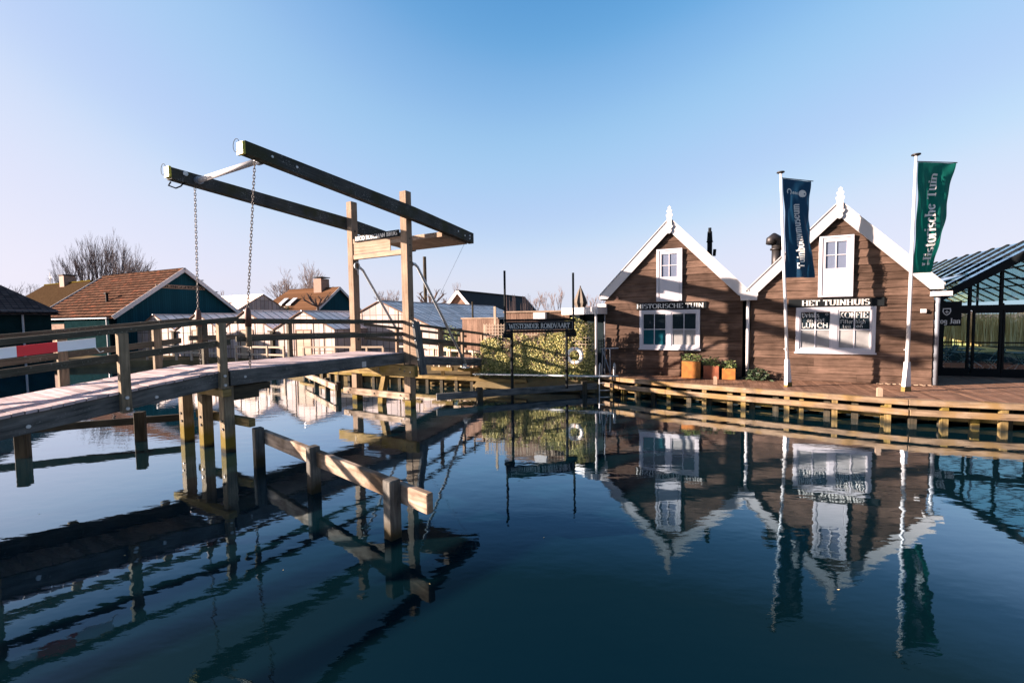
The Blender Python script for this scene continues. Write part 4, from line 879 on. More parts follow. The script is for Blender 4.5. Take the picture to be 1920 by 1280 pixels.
# ============================================================ glasshouse on the right
gh = thing('glass_pavilion', 'dark framed glass pavilion with glazed pitched roof at the right edge', 'pavilion', H(11,6,.62))
GB, A0_, A1_, ZE_, ZA_ = 3.0, 7.36, 13.3, 3.50, 5.42
am = (A0_+A1_)/2
k = MB()
def gz(a): return ZE_+(ZA_-ZE_)*(1-abs(a-am)/(am-A0_))
k.hexa([H(A0_-.1,GB-.12,ZE_-.28),H(am,GB-.12,ZA_-.28),H(am,GB+.05,ZA_-.28),H(A0_-.1,GB+.05,ZE_-.28),H(A0_-.1,GB-.12,ZE_-.02),H(am,GB-.12,ZA_-.02),H(am,GB+.05,ZA_-.02),H(A0_-.1,GB+.05,ZE_-.02)],0)
k.hexa([H(am,GB-.12,ZA_-.28),H(A1_+.1,GB-.12,ZE_-.28),H(A1_+.1,GB+.05,ZE_-.28),H(am,GB+.05,ZA_-.28),H(am,GB-.12,ZA_-.02),H(A1_+.1,GB-.12,ZE_-.02),H(A1_+.1,GB+.05,ZE_-.02),H(am,GB+.05,ZA_-.02)],0)
k.box(H, A0_-.1,A1_+.1, GB-.06,GB+.06, 2.92,3.10); k.box(H, A0_,A1_, GB-.05,GB+.05, .60,.74)
for a in (8.12,8.92,9.95,11.0,12.0): k.box(H,a-.035,a+.035,GB-.055,GB+.055,3.10,gz(a)-.2)
k.box(H,8.97,12.0,GB-.03,GB+.03,3.95,4.0)
part(k, 'frame', 'black', gh)
for i, a in enumerate((7.40,8.22,8.98,9.80,10.6,11.4)):
    dr = MB(); a2 = a+.74
    dr.box(H,a,a+.055,GB-.045,GB+.045,.74,2.92); dr.box(H,a2-.055,a2,GB-.045,GB+.045,.74,2.92); dr.box(H,a+.055,a2-.055,GB-.045,GB+.045,2.82,2.92); dr.box(H,a+.055,a2-.055,GB-.045,GB+.045,.74,.90); dr.box(H,a+.055,a2-.055,GB-.03,GB+.03,1.78,1.83)
    d_o = part(dr, 'door', 'black', gh)
    k = MB(); k.poly([H(a+.055,GB,.9),H(a2-.055,GB,.9),H(a2-.055,GB,2.82),H(a+.055,GB,2.82)]); part(k, 'pane', 'glass', d_o)
k = MB()
prev = A0_
for a in (8.12,8.92,am,11.0,12.0,A1_):
    k.poly([H(prev,GB+.01,3.1),H(a,GB+.01,3.1),H(a,GB+.01,gz(a)-.2),H(prev,GB+.01,gz(prev)-.2)]); prev = a
part(k, 'gable_glazing', 'glass', gh)
# roof: glass sheet + bars
for sgn, nm in ((-1,'roof'),(1,'roof')):
    ae = am+sgn*(am-A0_+.12); zE_ = ZE_-.08
    k = MB(); k.poly([H(ae,GB,zE_),H(am,GB,ZA_),H(am,GB+20,ZA_),H(ae,GB+20,zE_)]); rr_ = part(k, nm, 'roofglass', gh)
    k = MB(); nb_ = 21
    for i in range(nb_):
        b_ = GB+20*i/(nb_-1); k.beam(H(ae,b_,zE_+.02), H(am,b_,ZA_+.02), .11, .05)
    for f in (.33,.66): k.beam(H(ae+(am-ae)*f,GB,zE_+(ZA_-zE_)*f-.04),H(ae+(am-ae)*f,GB+20,zE_+(ZA_-zE_)*f-.04),.06,.06)
    part(k, 'glazing_bars', 'black', rr_)
    if sgn < 0:
        k = MB(); f0,f1 = .07,.42; q = lambda f, b_, up: H(ae+(am-ae)*f,b_,zE_+(ZA_-zE_)*f+up)
        k.hexa([q(.05,GB+.6,.38),q(.05,GB+3.4,.38),q(.34,GB+3.4,.12),q(.34,GB+.6,.12),q(.05,GB+.6,.42),q(.05,GB+3.4,.42),q(.34,GB+3.4,.16),q(.34,GB+.6,.16)]); part(k, 'open_vent', 'roofglass', rr_)
k = MB()
for b_ in (GB,GB+5,GB+10,GB+20):
    for a in (A0_,A1_): k.box(H,a-.05,a+.05,b_-.05,b_+.05,.6,ZE_-.2)
    if b_ > GB: k.box(H,A0_,A1_,b_-.04,b_+.04,3.0,3.1); k.box(H,am-.03,am+.03,b_-.03,b_+.03,3.1,ZA_-.1)
part(k, 'inner_frame', 'black', gh)
k = MB(); k.poly([H(A0_,GB+.06,.7),H(A0_,GB+20,.7),H(A0_,GB+20,3.3),H(A0_,GB+.06,3.3)]); part(k, 'side_glazing', 'glass', gh)
k = MB(); k.box(H,6.16,7.36,GB+.1,GB+.2,.6,3.2); part(k, 'dark_wall', 'black', gh)
k = MB(); k.box(H,A0_,A1_,GB+.06,GB+20,.58,.63); part(k, 'floor', 'interior', gh)
# hanging sign of the pavilion
hs = thing('hanging_sign', 'small black hanging sign with white crest beside the glass pavilion', 'sign', H(6.95,1.5,2.5))
k = MB(); k.box(H,6.45,7.35,1.5,1.54,2.42,3.22); bo = part(k, 'board', 'black', hs)
words('Hertog Jan',lambda u,v: H(6.47+u,1.495,2.50+v),.17,bo,.86,thick=.2,thin=.08); k = MB()
sh = [(-.10,.12),(.10,.12),(.11,.02),(.07,-.07),(0,-.12),(-.07,-.07),(-.11,.02)]
for i in range(7): 
    p, q = sh[i], sh[(i+1)%7]; k.poly([H(6.98+p[0],1.495,2.88+p[1]),H(6.98+q[0],1.495,2.88+q[1]),H(6.98+q[0]*.75,1.495,2.88+q[1]*.75),H(6.98+p[0]*.75,1.495,2.88+p[1]*.75)])
k.box(H,6.93,7.03,1.488,1.496,2.87,2.89); k.box(H,6.97,6.99,1.488,1.496,2.83,2.93); part(k, 'crest', 'letter', bo)
k = MB(); k.box(H,6.5,6.54,1.5,3.1,3.24,3.28); part(k, 'arm', 'black', hs)
# furniture inside
def table(a, b_, label):
    t = thing('folding_table', label, 'table', H(a,b_,.63), 'folding tables in the pavilion')
    k = MB(); k.box(H,a-.4,a+.4,b_-.4,b_+.4,1.34,1.37); part(k, 'table_top', 'teal', t)
    for sx in (-1,1):
        k = MB(); k.tube([H(a-.35*sx,b_-.3,.64),H(a+.3*sx,b_+.3,1.34)],.016,6); k.tube([H(a-.35*sx,b_+.3,.64),H(a+.3*sx,b_-.3,1.34)],.016,6); part(k, 'leg_frame', 'steel', t)
def chair(a, b_, label):
    t = thing('folding_chair', label, 'chair', H(a,b_,.63), 'folding chairs in the pavilion')
    k = MB(); k.box(H,a-.2,a+.2,b_-.2,b_+.2,1.08,1.10); part(k, 'seat', 'teal', t)
    k = MB(); k.hexa([H(a+.18,b_-.2,1.25),H(a+.2,b_-.2,1.25),H(a+.2,b_+.2,1.25),H(a+.18,b_+.2,1.25),H(a+.27,b_-.2,1.52),H(a+.29,b_-.2,1.52),H(a+.29,b_+.2,1.52),H(a+.27,b_+.2,1.52)]); part(k, 'backrest', 'teal', t)
    for s_ in (-1,1):
        k = MB(); k.tube([H(a-.25,b_+.19*s_,.64),H(a+.29,b_+.19*s_,1.54)],.013,6); k.tube([H(a+.24,b_+.19*s_,.64),H(a-.18,b_+.19*s_,1.09)],.013,6); part(k, 'leg_frame', 'steel', t)
for (a,b_,l) in ((8.6,4.4,'folding table nearest the left pavilion door'),(10.2,4.6,'folding table behind the right pavilion doors'),(9.6,6.8,'folding table at the back of the pavilion')): table(a,b_,l)
for (a,b_,l) in ((9.3,4.3,'folding chair between the two front pavilion tables'),(7.95,4.7,'folding chair near the dark left wall of the pavilion'),(11.0,4.4,'folding chair rightmost behind the pavilion doors'),(8.9,6.6,'folding chair by the rear pavilion table')): chair(a,b_,l)
k = MB(); k.box(H,8.0,8.45,3.9,4.3,.64,.70); k.box(H,8.0,8.03,3.9,4.3,.70,1.0); k.box(H,8.42,8.45,3.9,4.3,.70,1.0); k.box(H,8.03,8.42,3.9,3.93,.70,1.0); k.box(H,8.03,8.42,4.27,4.3,.70,1.0)
tag(k.build('crate', M['teal']), 'blue plastic crate on the floor just inside the pavilion door', 'crate')
# reed screen behind
k = MB()
for i in range(5200):
    a = R_.uniform(3,34); p = H(a, 24.6+R_.uniform(-.4,.4), .5); h = R_.uniform(1.6,2.9); w = .03
    k.poly([p-tF*w, p+tF*w, p+tF*R_.uniform(-.2,.2)+Z*h])
tag(k.build('reed_bed', M['reed']), 'band of tall dry yellow reeds seen through the glass pavilion', 'reeds', kind='stuff')

# ============================================================ shed, trellis and ivy in the middle
def Y(x, y, z): return Vector((x,y,z))
tr0 = Vector((-1.15,18.05,0)); tr1 = Vector((3.12,16.80,0)); td = (tr1-tr0).normalized(); tn = Vector((td.y,-td.x,0)); TL = (tr1-tr0).length
def T(u, w, z): return tr0+td*u+tn*w+Z*z
sh_ = thing('garden_shed', 'flat roofed plank shed with white fascia between the ivy trellis and left cottage', 'shed', T(2.5,-2,.45))
k = MB()
u = .62
while u < 3.25: k.box(T, u,u+.118, -1.0,-.96, .5,3.12+R_.uniform(-.004,.004), ul=2); u += .125
part(k, 'plank_wall', 'shed', sh_)
k = MB(); k.box(T,.62,3.9,-3.6,-1.05,.5,3.02); part(k, 'wall', 'interior', sh_)
k = MB(); k.box(T,.56,3.2,-1.04,-.90,3.10,3.16); part(k, 'coping', 'panel', sh_)
k = MB(); k.box(H,-6.4,-4.0,.35,.45,.5,3.08); k.box(H,-4.75,-4.02,-.05,.02,.5,2.98); part(k, 'dark_infill', 'interior', sh_)  # dark infill added in the gap, also deepens the shadow on the cottage
F1, F2, F3 = Vector((2.04,17.9,0)), Vector((3.13,16.25,0)), Vector((3.78,17.62,0))
k = MB()
for p, q in ((F1,F2),(F2,F3)): k.beam(p+Z*3.11, q+Z*3.11, .05, .26)
part(k, 'fascia', 'white', sh_)
k = MB(); k.prism([F1+Z*3.14,F2+Z*3.14,F3+Z*3.14,F3+nF*3+Z*3.14,F1+nF*3+Z*3.14], Z*.07); part(k, 'roof', 'slate', sh_)
k = MB(); k.tube([F2+Vector((-.03,.10,2.98)),F2+Vector((.0,.16,2.80)),F2+Vector((.0,.16,.62))],.045,8); part(k, 'downpipe', 'white', sh_, smooth=True)
k = MB(); k.tube([F3+Vector((-.12,-.2,2.98)),F3+Vector((-.12,-.2,.62))],.025,6); part(k, 'side_pipe', 'grey', sh_)
k = MB(); k.box(T,1.95,2.44,-.95,-.55,2.76,3.08); ab_ = tag(part(k, 'cabinet', 'ac', sh_))
# trellis
tl = thing('trellis', 'wire and lath trellis carrying ivy in front of the plank shed', 'trellis', T(2,0,.45))
k = MB(); u = 0
while u < TL: k.box(T,u,u+.022,.03,.042,.75,2.66); u += .125
z = .7
while z < 2.62: k.box(T,0,TL,.043,.055,z,z+.022); z += .125
part(k, 'lath_grid', 'garden', tl)
for u in (-.02,.42,.8,1.7,2.75,3.9): 
    zt = 2.62 if u != .42 else 3.35
    part(MB().box(T,u,u+.09,-.13,-.05,.4,zt, ul=2), 'post', 'garden', tl)
# ivy
iv = thing('ivy', 'dense sunlit ivy climbing over the trellis at the bank', 'ivy', T(2.2,0,.45))
k = MB()
def top(u): return 1.85+.42*min(1,u/1.5)+.10*sin(u*2.1)+.08*sin(u*5.3+1)+(.35 if u > 3.3 else 0)
for _ in range(30000):
    u = R_.uniform(-.1,TL+.12); z = .62+(top(u)-.55)*R_.random()**.85
    dens = sin(u*3.1+1.7)*sin(z*3.9+u)+.5*sin(u*9+z*5)
    if dens < -.35 and z > 1.0 and R_.random() < .8: continue
    if z > 1.75 and R_.random() < (z-1.75)*(1.5 if u < 2.6 else .5): continue
    w = R_.uniform(.0,.12)+.10*(1-z/2.6)*R_.random()+.025*sin(u*7+z*5)
    p = T(u,w,z); n = (tn+Vector((R_.uniform(-.7,.7),R_.uniform(-.7,.7),R_.uniform(-.4,.9)))).normalized()
    a = n.orthogonal().normalized(); b_ = n.cross(a); th = R_.uniform(0,6.3); a, b_ = a*cos(th)+b_*sin(th), b_*cos(th)-a*sin(th); L = R_.uniform(.022,.06)
    k.poly([p-a*L*.5, p+b_*L*.45, p+a*L*.6, p-b_*L*.45])
part(k, 'foliage', 'ivy', iv)
k = MB()
for i in range(26):
    u = R_.uniform(0,TL); pts = [T(u,.02,.6)]
    for j in range(6): u += R_.uniform(-.12,.12); pts.append(T(u,.04,.6+(j+1)*.26))
    k.tube(pts, [.014-.0018*q for q in range(7)], 4)
part(k, 'vines', 'bark', iv)
# grasses along the foot of the trellis
k = MB()
leaves(k, lambda: T(R_.uniform(-.3,TL+.1),R_.uniform(.0,.25),R_.uniform(.55,.72)), 1300, .10, 1.2)
tag(k.build('ground_cover', M['leaf']), 'low green weeds along the foot of the trellis', 'weeds', kind='stuff')
k = MB(); k.tube([(-1.6,17.75,.64),(3.0,16.42,.66),(3.35,16.33,.67),(3.9,16.2,.68)], .038, 10)
tag(k.build('steel_pipe', M['steel'], smooth=True), 'long horizontal steel pipe along the bank below the ivy', 'pipe')
# lifebuoy
lb_ = thing('lifebuoy', 'off white lifebuoy ring hanging in front of the ivy', 'lifebuoy', (2.36,16.6,1.44))
k = MB(); c = Vector((2.33,16.42,1.44)); ax = td; NN = 40
for i in range(NN):
    pass
ring = [c+ax*.26*cos(2*pi*i/32)+Z*.26*sin(2*pi*i/32) for i in range(33)]
part(MB().tube(ring, .068, 12, cap=False), 'ring', 'buoy', lb_, smooth=True)
k = MB()
for q in (0,8,16,24): k.tube([ring[q]+(ring[q+1]-ring[q])*-.35, ring[q]+(ring[q+1]-ring[q])*.35], .071, 12)
part(k, 'band', 'buoyred', lb_)
k = MB(); k.tube([c+ax*.34*cos(2*pi*i/16)*(1 if i % 2 else .93)+Z*.34*sin(2*pi*i/16)*(1 if i % 2 else .93)+tn*.03 for i in range(17)], .008, 4); part(k, 'grab_line', 'panel', lb_)
# swimming ladder
ld = thing('quay_ladder', 'stainless steel ladder with two hooped handrails at the corner of the quay', 'ladder', (3.5,16.5,0))
for x in (3.25,3.79):
    k = MB(); k.tube([(x,16.45,-.9),(x,16.45,.98),(x+.02,16.49,1.09),(x+.05,16.56,1.13),(x+.09,16.63,1.09),(x+.11,16.67,.98),(x+.11,16.67,.6)], .022, 10); part(k, 'handrail', 'steel', ld, smooth=True)
for z in (.40,.13,-.15): k = MB(); k.box(Y,3.25,3.79,16.42,16.5,z-.012,z+.012); part(k, 'rung', 'steel', ld)
# dark gate frame
gt = thing('gate_frame', 'thin dark handrail frame beside the shed downpipe and left cottage', 'handrail', (3.75,17.1,.6))
k = MB()
for p, q in (((3.52,17.2,.62),(3.52,17.2,1.62)),((3.80,17.1,.62),(3.80,17.1,1.62)),((3.45,17.22,1.63),(4.1,17.0,1.66)),((3.52,17.2,1.6),(3.80,17.1,.7))): k.tube([p,q], .024, 8)
part(k, 'tubes', 'grey', gt)
# closed parasol behind the shed
pr = thing('parasol', 'closed brown parasol standing behind the shed', 'parasol', (3.05,21,.45))
k = MB(); k.tube([(3.25,20.9,.45),(3.25,20.9,4.35)], .03, 8); part(k, 'mast', 'bark', pr)
k = MB(); n = 14; c = Vector((3.25,20.9,0)); lv = [(4.28,.03),(4.1,.12),(3.75,.27),(3.55,.33),(3.3,.22),(3.05,.17),(2.9,.22)]
for (z0,r0),(z1,r1) in zip(lv[:-1],lv[1:]):
    for i in range(n):
        f = lambda j, z, r: c+Vector((cos(2*pi*j/n),sin(2*pi*j/n),0))*r*(1 if j % 2 else .72)+Z*z
        k.poly([f(i,z0,r0),f(i+1,z0,r0),f((i+1),z1,r1),f(i,z1,r1)])
part(k, 'canopy', 'canvas', pr)
# small plank shed behind the ramp and cold frame
bx = thing('plank_box', 'low plank clad garden box beyond the ramp railings', 'garden box', (-1.6,21,.45))
k = MB(); q0 = Vector((-2.35,21.3,0)); 
def Q(a,b_,z): return q0+tF*a+nF*b_+Z*z
a = 0
while a < 1.85: k.box(Q,a,a+.11,-.03,0,.45,2.86, ul=2); a += .115
b_ = 0
while b_ < 3: k.box(Q,-.04,-.01,b_,b_+.11,.45,2.86, ul=2); b_ += .115
part(k, 'cladding', 'shed', bx)
k = MB(); k.box(Q,0,1.84,0,3.0,.45,2.84); part(k, 'box', 'interior', bx)
k = MB(); k.box(Q,-.08,1.9,-.07,3.05,2.86,2.92); part(k, 'lid', 'panel', bx)
# ============================================================ greenhouses
def greenhouse(ac, hw, b0, zE, zR, depth, label, door=True, name='greenhouse', grp='greenhouses on the far bank'):
    o = thing(name, label, 'greenhouse', H(ac,b0+depth/2,.45), grp)
    k = MB(); z0 = .45
    def wallp(a0,a1,za,zb,y,base): k.poly([H(a0,y,base),H(a1,y,base),H(a1,y,zb),H(a0,y,za)])
    dw = .62 if door else 0
    zt = lambda a: zR-(zR-zE)*abs(a-ac)/hw
    if door:
        zd_ = 2.30
        k.poly([H(ac-hw,b0,z0),H(ac-dw,b0,z0),H(ac-dw,b0,zt(ac-dw)),H(ac-hw,b0,zE)]); k.poly([H(ac+dw,b0,z0),H(ac+hw,b0,z0),H(ac+hw,b0,zE),H(ac+dw,b0,zt(ac+dw))]); k.poly([H(ac-dw,b0,zd_),H(ac+dw,b0,zd_),H(ac+dw,b0,zt(ac+dw)),H(ac,b0,zR),H(ac-dw,b0,zt(ac-dw))])
    else: k.poly([H(ac-hw,b0,z0),H(ac+hw,b0,z0),H(ac+hw,b0,zE),H(ac,b0,zR),H(ac-hw,b0,zE)])
    for sg_ in (-1,1): k.poly([H(ac+sg_*hw,b0,z0),H(ac+sg_*hw,b0+depth,z0),H(ac+sg_*hw,b0+depth,zE),H(ac+sg_*hw,b0,zE)])
    k.poly([H(ac-hw,b0+depth,z0),H(ac+hw,b0+depth,z0),H(ac+hw,b0+depth,zE),H(ac,b0+depth,zR),H(ac-hw,b0+depth,zE)])
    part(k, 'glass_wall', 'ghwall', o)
    if door:
        k = MB(); k.box(H,ac-dw,ac+dw,b0-.01,b0+.03,z0,zd_); d = part(k, 'door', 'greydoor', o)
        k = MB(); k.box(H,ac-.015,ac+.015,b0-.02,b0-.012,z0,zd_); k.box(H,ac-dw-.06,ac-dw,b0-.04,b0+.04,z0,zd_+.06); k.box(H,ac+dw,ac+dw+.06,b0-.04,b0+.04,z0,zd_+.06); k.box(H,ac-dw,ac+dw,b0-.04,b0+.04,zd_+.001,zd_+.06); part(k, 'door_frame', 'shed', d)
    L = sqrt(hw*hw+(zR-zE)**2)
    for sg_ in (-1,1):
        k = MB(); e = hw+.08; ze = zR-(zR-zE)*e/hw
        P = [H(ac+sg_*e,b0-.1,ze+.04),H(ac,b0-.1,zR+.04),H(ac,b0+depth,zR+.04),H(ac+sg_*e,b0+depth,ze+.04)]
        uv = [(0,0),(0,L),(depth,L),(depth,0)]
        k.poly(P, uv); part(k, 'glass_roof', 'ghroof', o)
        k = MB(); k.beam(H(ac+sg_*e,b0-.06,ze+.04),H(ac,b0-.06,zR+.05),.04,.07); part(k, 'verge', 'shed', o)
    k = MB(); k.box(H,ac-.06,ac+.06,b0-.12,b0+depth,zR+.02,zR+.10); part(k, 'ridge_cap', 'grey', o)
    n = 6
    for i in range(1, n):
        a = ac-hw+2*hw*i/n
        if abs(a-ac) < dw+.1: continue
        k = MB(); k.box(H,a-.02,a+.02,b0-.03,b0-.005,z0,zt(a)-.02); part(k, 'mullion', 'panel', o)
    return o
greenhouse(-38.55,2.55,1.6,2.35,3.46,14,'leftmost small whitewashed greenhouse, behind the footbridge railings')
greenhouse(-33.3,2.55,1.6,2.35,3.46,14,'second whitewashed greenhouse from the left, behind the far chain')
greenhouse(-28.05,2.55,1.6,2.35,3.58,14,'third whitewashed greenhouse from the left, behind the near chain')
greenhouse(-22.8,2.55,1.6,2.35,3.44,14,'fourth whitewashed greenhouse, with wooden doors behind the lifting deck')
greenhouse(-19.2+.0,4.35,4.3,2.25,4.02,16,'largest greenhouse with long pale roof, right behind the portal', door=False)
_H = H
def H(a, b, z): return _H(-46.2-(b-0), 16.2+(a-0), z)      # the same greenhouse turned to show its gable towards +a
greenhouse(0,3.1,0,4.1,5.9,18,'tall glass greenhouse showing its gable above the front row', door=False)
H = _H
for a, lb in ((-36,'dark post board between the first and second greenhouse'),(-30.7,'dark post board between the second and third greenhouse'),(-25.45,'dark post board between the third and fourth greenhouse')):
    k = MB(); k.box(H,a-.13,a+.13,1.42,1.56,.42,2.2); k.box(H,a-.3,a+.3,1.38,1.50,2.2,2.3); tag(k.build('gutter_board', M['darkp']), lb, 'board', 'gutter boards of the greenhouses')
# pale garden fences
def fence(p, q, label, n, h=1.0, zt=None, rails=(.95,.5)):
    p = Vector((*p,.42)); q = Vector((*q,.42)); o = thing('garden_fence', label, 'fence', (p+q)/2, 'pale garden fences'); d = (q-p).normalized()
    for r in rails: k = MB(); k.beam(p+Z*r, q+Z*r, .04, .10); part(k, 'rail', 'garden', o)
    for i in range(n+1): c = p+(q-p)*i/n; k = MB(); k.beam(c, c+Z*(h+.02), .10, .10, side=d); part(k, 'post', 'garden', o)
    return o
fence((-16.9,27.0),(-13.2,25.5),'pale two rail fence in front of the third greenhouse, seen under the near railing',3)
fence((-12.0,25.4),(-7.2,24.6),'pale rail fence in front of the wooden greenhouse doors',5,.9)
fence((-6.6,25.2),(-3.3,22.6),'pale rail fence in front of the largest greenhouse, right of the far portal post',4,.9)
fence((-3.6,21.8),(-1.2,19.8),'pale rail fence on the bank just beyond the ramp',4,1.0)
fence((-24.5,29.6),(-18.3,27.9),'grey rail fence at the water edge left of the chains',5,.9)

# ============================================================ houses
def house(name, label, a0, a1, b0, b1, zE, zR, axis, wallm, roofm, over=.25, base=-.3, trim='white', lowL=None, lowR=None, cat='house', hip=None):
    """gable building; axis 'b': ridge runs along b (gables face -b/+b), 'a': ridge along a. lowL/lowR eave heights."""
    o = thing(name, label, cat, H((a0+a1)/2,(b0+b1)/2,base))
    k = MB()
    if axis == 'a':
        bm = (b0+b1)/2; FR = lambda u, w, z: H(w, u, z); u0, u1, um, w0, w1 = b0, b1, bm, a0, a1
    else:
        FR = lambda u, w, z: H(u, w, z); u0, u1, um, w0, w1 = a0, a1, (a0+a1)/2, b0, b1
    for w, hp in ((w0, (hip or (0,0))[0]), (w1, (hip or (0,0))[1])): k.poly([FR(u0,w,base),FR(u1,w,base),FR(u1,w,zE),FR(um,w,zE if hp else zR-.1),FR(u0,w,zE)])
    for u in (u0, u1): k.poly([FR(u,w0,base),FR(u,w1,base),FR(u,w1,zE),FR(u,w0,zE)])
    part(k, 'wall', wallm, o)
    k = MB(); hwd = (u1-u0)/2; sl_ = (zR-zE)/hwd; h0, h1 = (hip or (0,0))
    for s in (-1,1):
        e = hwd+over; ze = zR-sl_*e; L = sqrt(e*e+(zR-ze)**2)
        P = [FR(um+s*e,w0-over,ze),FR(um,w0-over+h0,zR),FR(um,w1+over-h1,zR),FR(um+s*e,w1+over,ze)]
        k.poly(P, [(0,0),(h0,L),(w1-w0-h1,L),(w1-w0,0)])
        k.poly([p-Z*.14 for p in P])
    for (w, hh, s) in ((w0-over,h0,1),(w1+over,h1,-1)):
        if hh: e = hwd+over; ze = zR-sl_*e; k.poly([FR(um-e,w,ze),FR(um+e,w,ze),FR(um,w+s*hh,zR)], [(0,0),(2*e,0),(e,hh)])
    rf = part(k, 'roof', roofm, o)
    k = MB(); k.beam(FR(um,w0-over+h0,zR+.02), FR(um,w1+over-h1,zR+.02), .24, .12); part(k, 'ridge', 'moss_ridge' if roofm == 'thatch' else roofm, rf)
    if trim:
        for w, sg_ in ((w0-over-.03,-1),(w1+over+.03,1)):
            for s in (-1,1):
                k = MB(); e = hwd+over; k.beam(FR(um,w,zR-.08), FR(um+s*e,w,zR-sl_*e-.08), .05, .30); part(k, 'bargeboard', trim, o)
    return o, FR
# auction building
ob, FR = house('auction_building', 'large teal boarded hall with tiled roof and white bargeboards behind the greenhouses', -53,-40.95, .35,9.6, 3.75,7.4, 'a', 'tealboards', 'tiles', over=.45)
k = MB(); k.box(H,-40.94,-40.90,3.0,6.8,5.72,6.02); sbd = part(k, 'name_board', 'panel', ob)
k = MB(); letters(k, 'VEILINGGEBOUW', lambda u, v: H(-40.88,3.1+u,5.78+v), .18, width=3.6); part(k, 'lettering', 'black', sbd)
for b_, z in ((6.5,6.55),(7.7,5.6),(8.9,4.65),(9.7,4.0),(1.2,4.1)): k = MB(); k.box(H,-40.92,-40.6,b_-.05,b_+.05,z-.04,z+.04); part(k, 'lamp', 'white', ob)
k = MB(); k.tube([H(-45,1.55,4.5),H(-45,1.55,5.3)],.09,8); k.box(H,-45.14,-44.86,1.41,1.69,5.3,5.4); part(k, 'roof_vent', 'black', ob)
# lean-to porch: plank front; the dark teal front carries shade in its colour
pc = MB(); pc.box(H,-53,-41.2,.18,.34,-.3,3.30); part(pc, 'porch_wall', 'darkteal', ob)
k = MB(); k.box(H,-52.9,-48.2,.0,.17,.2,2.9); part(k, 'planked_front', 'shed', ob)
k = MB(); k.box(H,-48.1,-41.3,.0,.17,-.3,3.25); part(k, 'shade_toned_front', 'darkteal', ob)
k = MB(); k.box(H,-53.4,-41.0,-.28,-.10,3.26,3.34); k.tube([H(-41.35,-.12,3.2),H(-41.35,-.12,.2)],.05,6); part(k, 'gutter', 'grey', ob)
# dark boat house at far left
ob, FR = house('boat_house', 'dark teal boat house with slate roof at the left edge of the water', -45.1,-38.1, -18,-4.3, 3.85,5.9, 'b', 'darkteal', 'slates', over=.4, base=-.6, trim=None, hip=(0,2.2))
k = MB(); k.box(H,-38.05,-37.92,-18,-4.0,3.62,3.76); part(k, 'gutter', 'grey', ob)
k = MB(); k.tube([H(-37.98,-5.6,3.6),H(-37.98,-5.6,0)],.055,8); part(k, 'downpipe', 'grey', ob)
k = MB(); k.box(H,-38.09,-38.03,-12,-6.8,2.95,3.03); k.box(H,-38.09,-38.03,-6.88,-6.8,.1,2.95); k.box(H,-38.09,-38.03,-12,-11.92,.1,2.95); part(k, 'door_frame', 'ac', ob)
# thatched house
ob, FR = house('thatched_house', 'thatched farmhouse with brick chimney and mossy ridge behind the tiled hall', -86.3,-68, 6.4,16.0, 3.8,8.3, 'a', 'stone', 'thatch', over=.5, trim=None, hip=(3.5,3.5))
k = MB(); k.box(H,-77.6,-76.4,10.6,11.8,7.4,9.2); ch = part(k, 'chimney', 'stone', ob); k = MB(); k.box(H,-77.7,-76.3,10.5,11.9,9.2,9.35); part(k, 'chimney_cap', 'slate', ch)
k = MB(); c = H(-81.7,11.2,8.3); k.tube([c,c+Z*1.6],.03,6); k.tube([c+Z*.7-tF*.35,c+Z*.7+tF*.35],.03,6); k.poly([c+Z*1.0-tF*.1,c+Z*1.15-tF*.28,c+Z*.75-tF*.28]); k.poly([c+Z*1.0+tF*.1,c+Z*1.15+tF*.28,c+Z*.75+tF*.28]); part(k, 'weather_vane', 'iron', ob)
# brown tiled house
ob, FR = house('tiled_house', 'brown roofed house with dark teal gable and chimney behind the greenhouses', -57.5,-46.0, 22.6,31.4, 3.9,7.35, 'a', 'tealboards', 'tiles2', over=.35, hip=(2.5,0))
for o_ in [x for x in bpy.data.objects if x.parent == ob and x.name.startswith('bargeboard')][:2]: bpy.data.objects.remove(o_)
k = MB(); k.box(H,-49.6,-48.2,26.2,27.6,6.7,8.6); ch = part(k, 'chimney', 'stone', ob); k = MB(); k.box(H,-49.7,-48.1,26.1,27.7,8.75,8.85); part(k, 'chimney_cap', 'slate', ch)
for a in (-53.7,-52.0): k = MB(); k.hexa([H(a,23.7,5.03),H(a+.8,23.7,5.03),H(a+.8,24.9,5.97),H(a,24.9,5.97),H(a,23.7,5.13),H(a+.8,23.7,5.13),H(a+.8,24.9,6.07),H(a,24.9,6.07)]); part(k, 'skylight', 'steel', ob)
# dark roofed house right of the portal
ob, FR = house('dark_roofed_house', 'house with dark roof and white gable trim behind the largest greenhouse', -26.2,-21.0, 21.2,38, 2.9,5.75, 'b', 'shed', 'slate', over=.3)

# ============================================================ poles
def pole(p, z1, r, label, name='timber_pole'):
    k = MB(); k.tube([Vector((p[0],p[1],-.2)),Vector((p[0],p[1],z1))],[r,r*.85],10); return tag(k.build(name, M['darkp'], loc=(p[0],p[1],.3)), label, 'pole')
pole((-7.75,40),8.5,.17,'tall round timber pole beside the galvanised strut')
pole((-1.9,21.6),3.7,.05,'thin pale stake with a notched top beyond the ramp', 'stake')

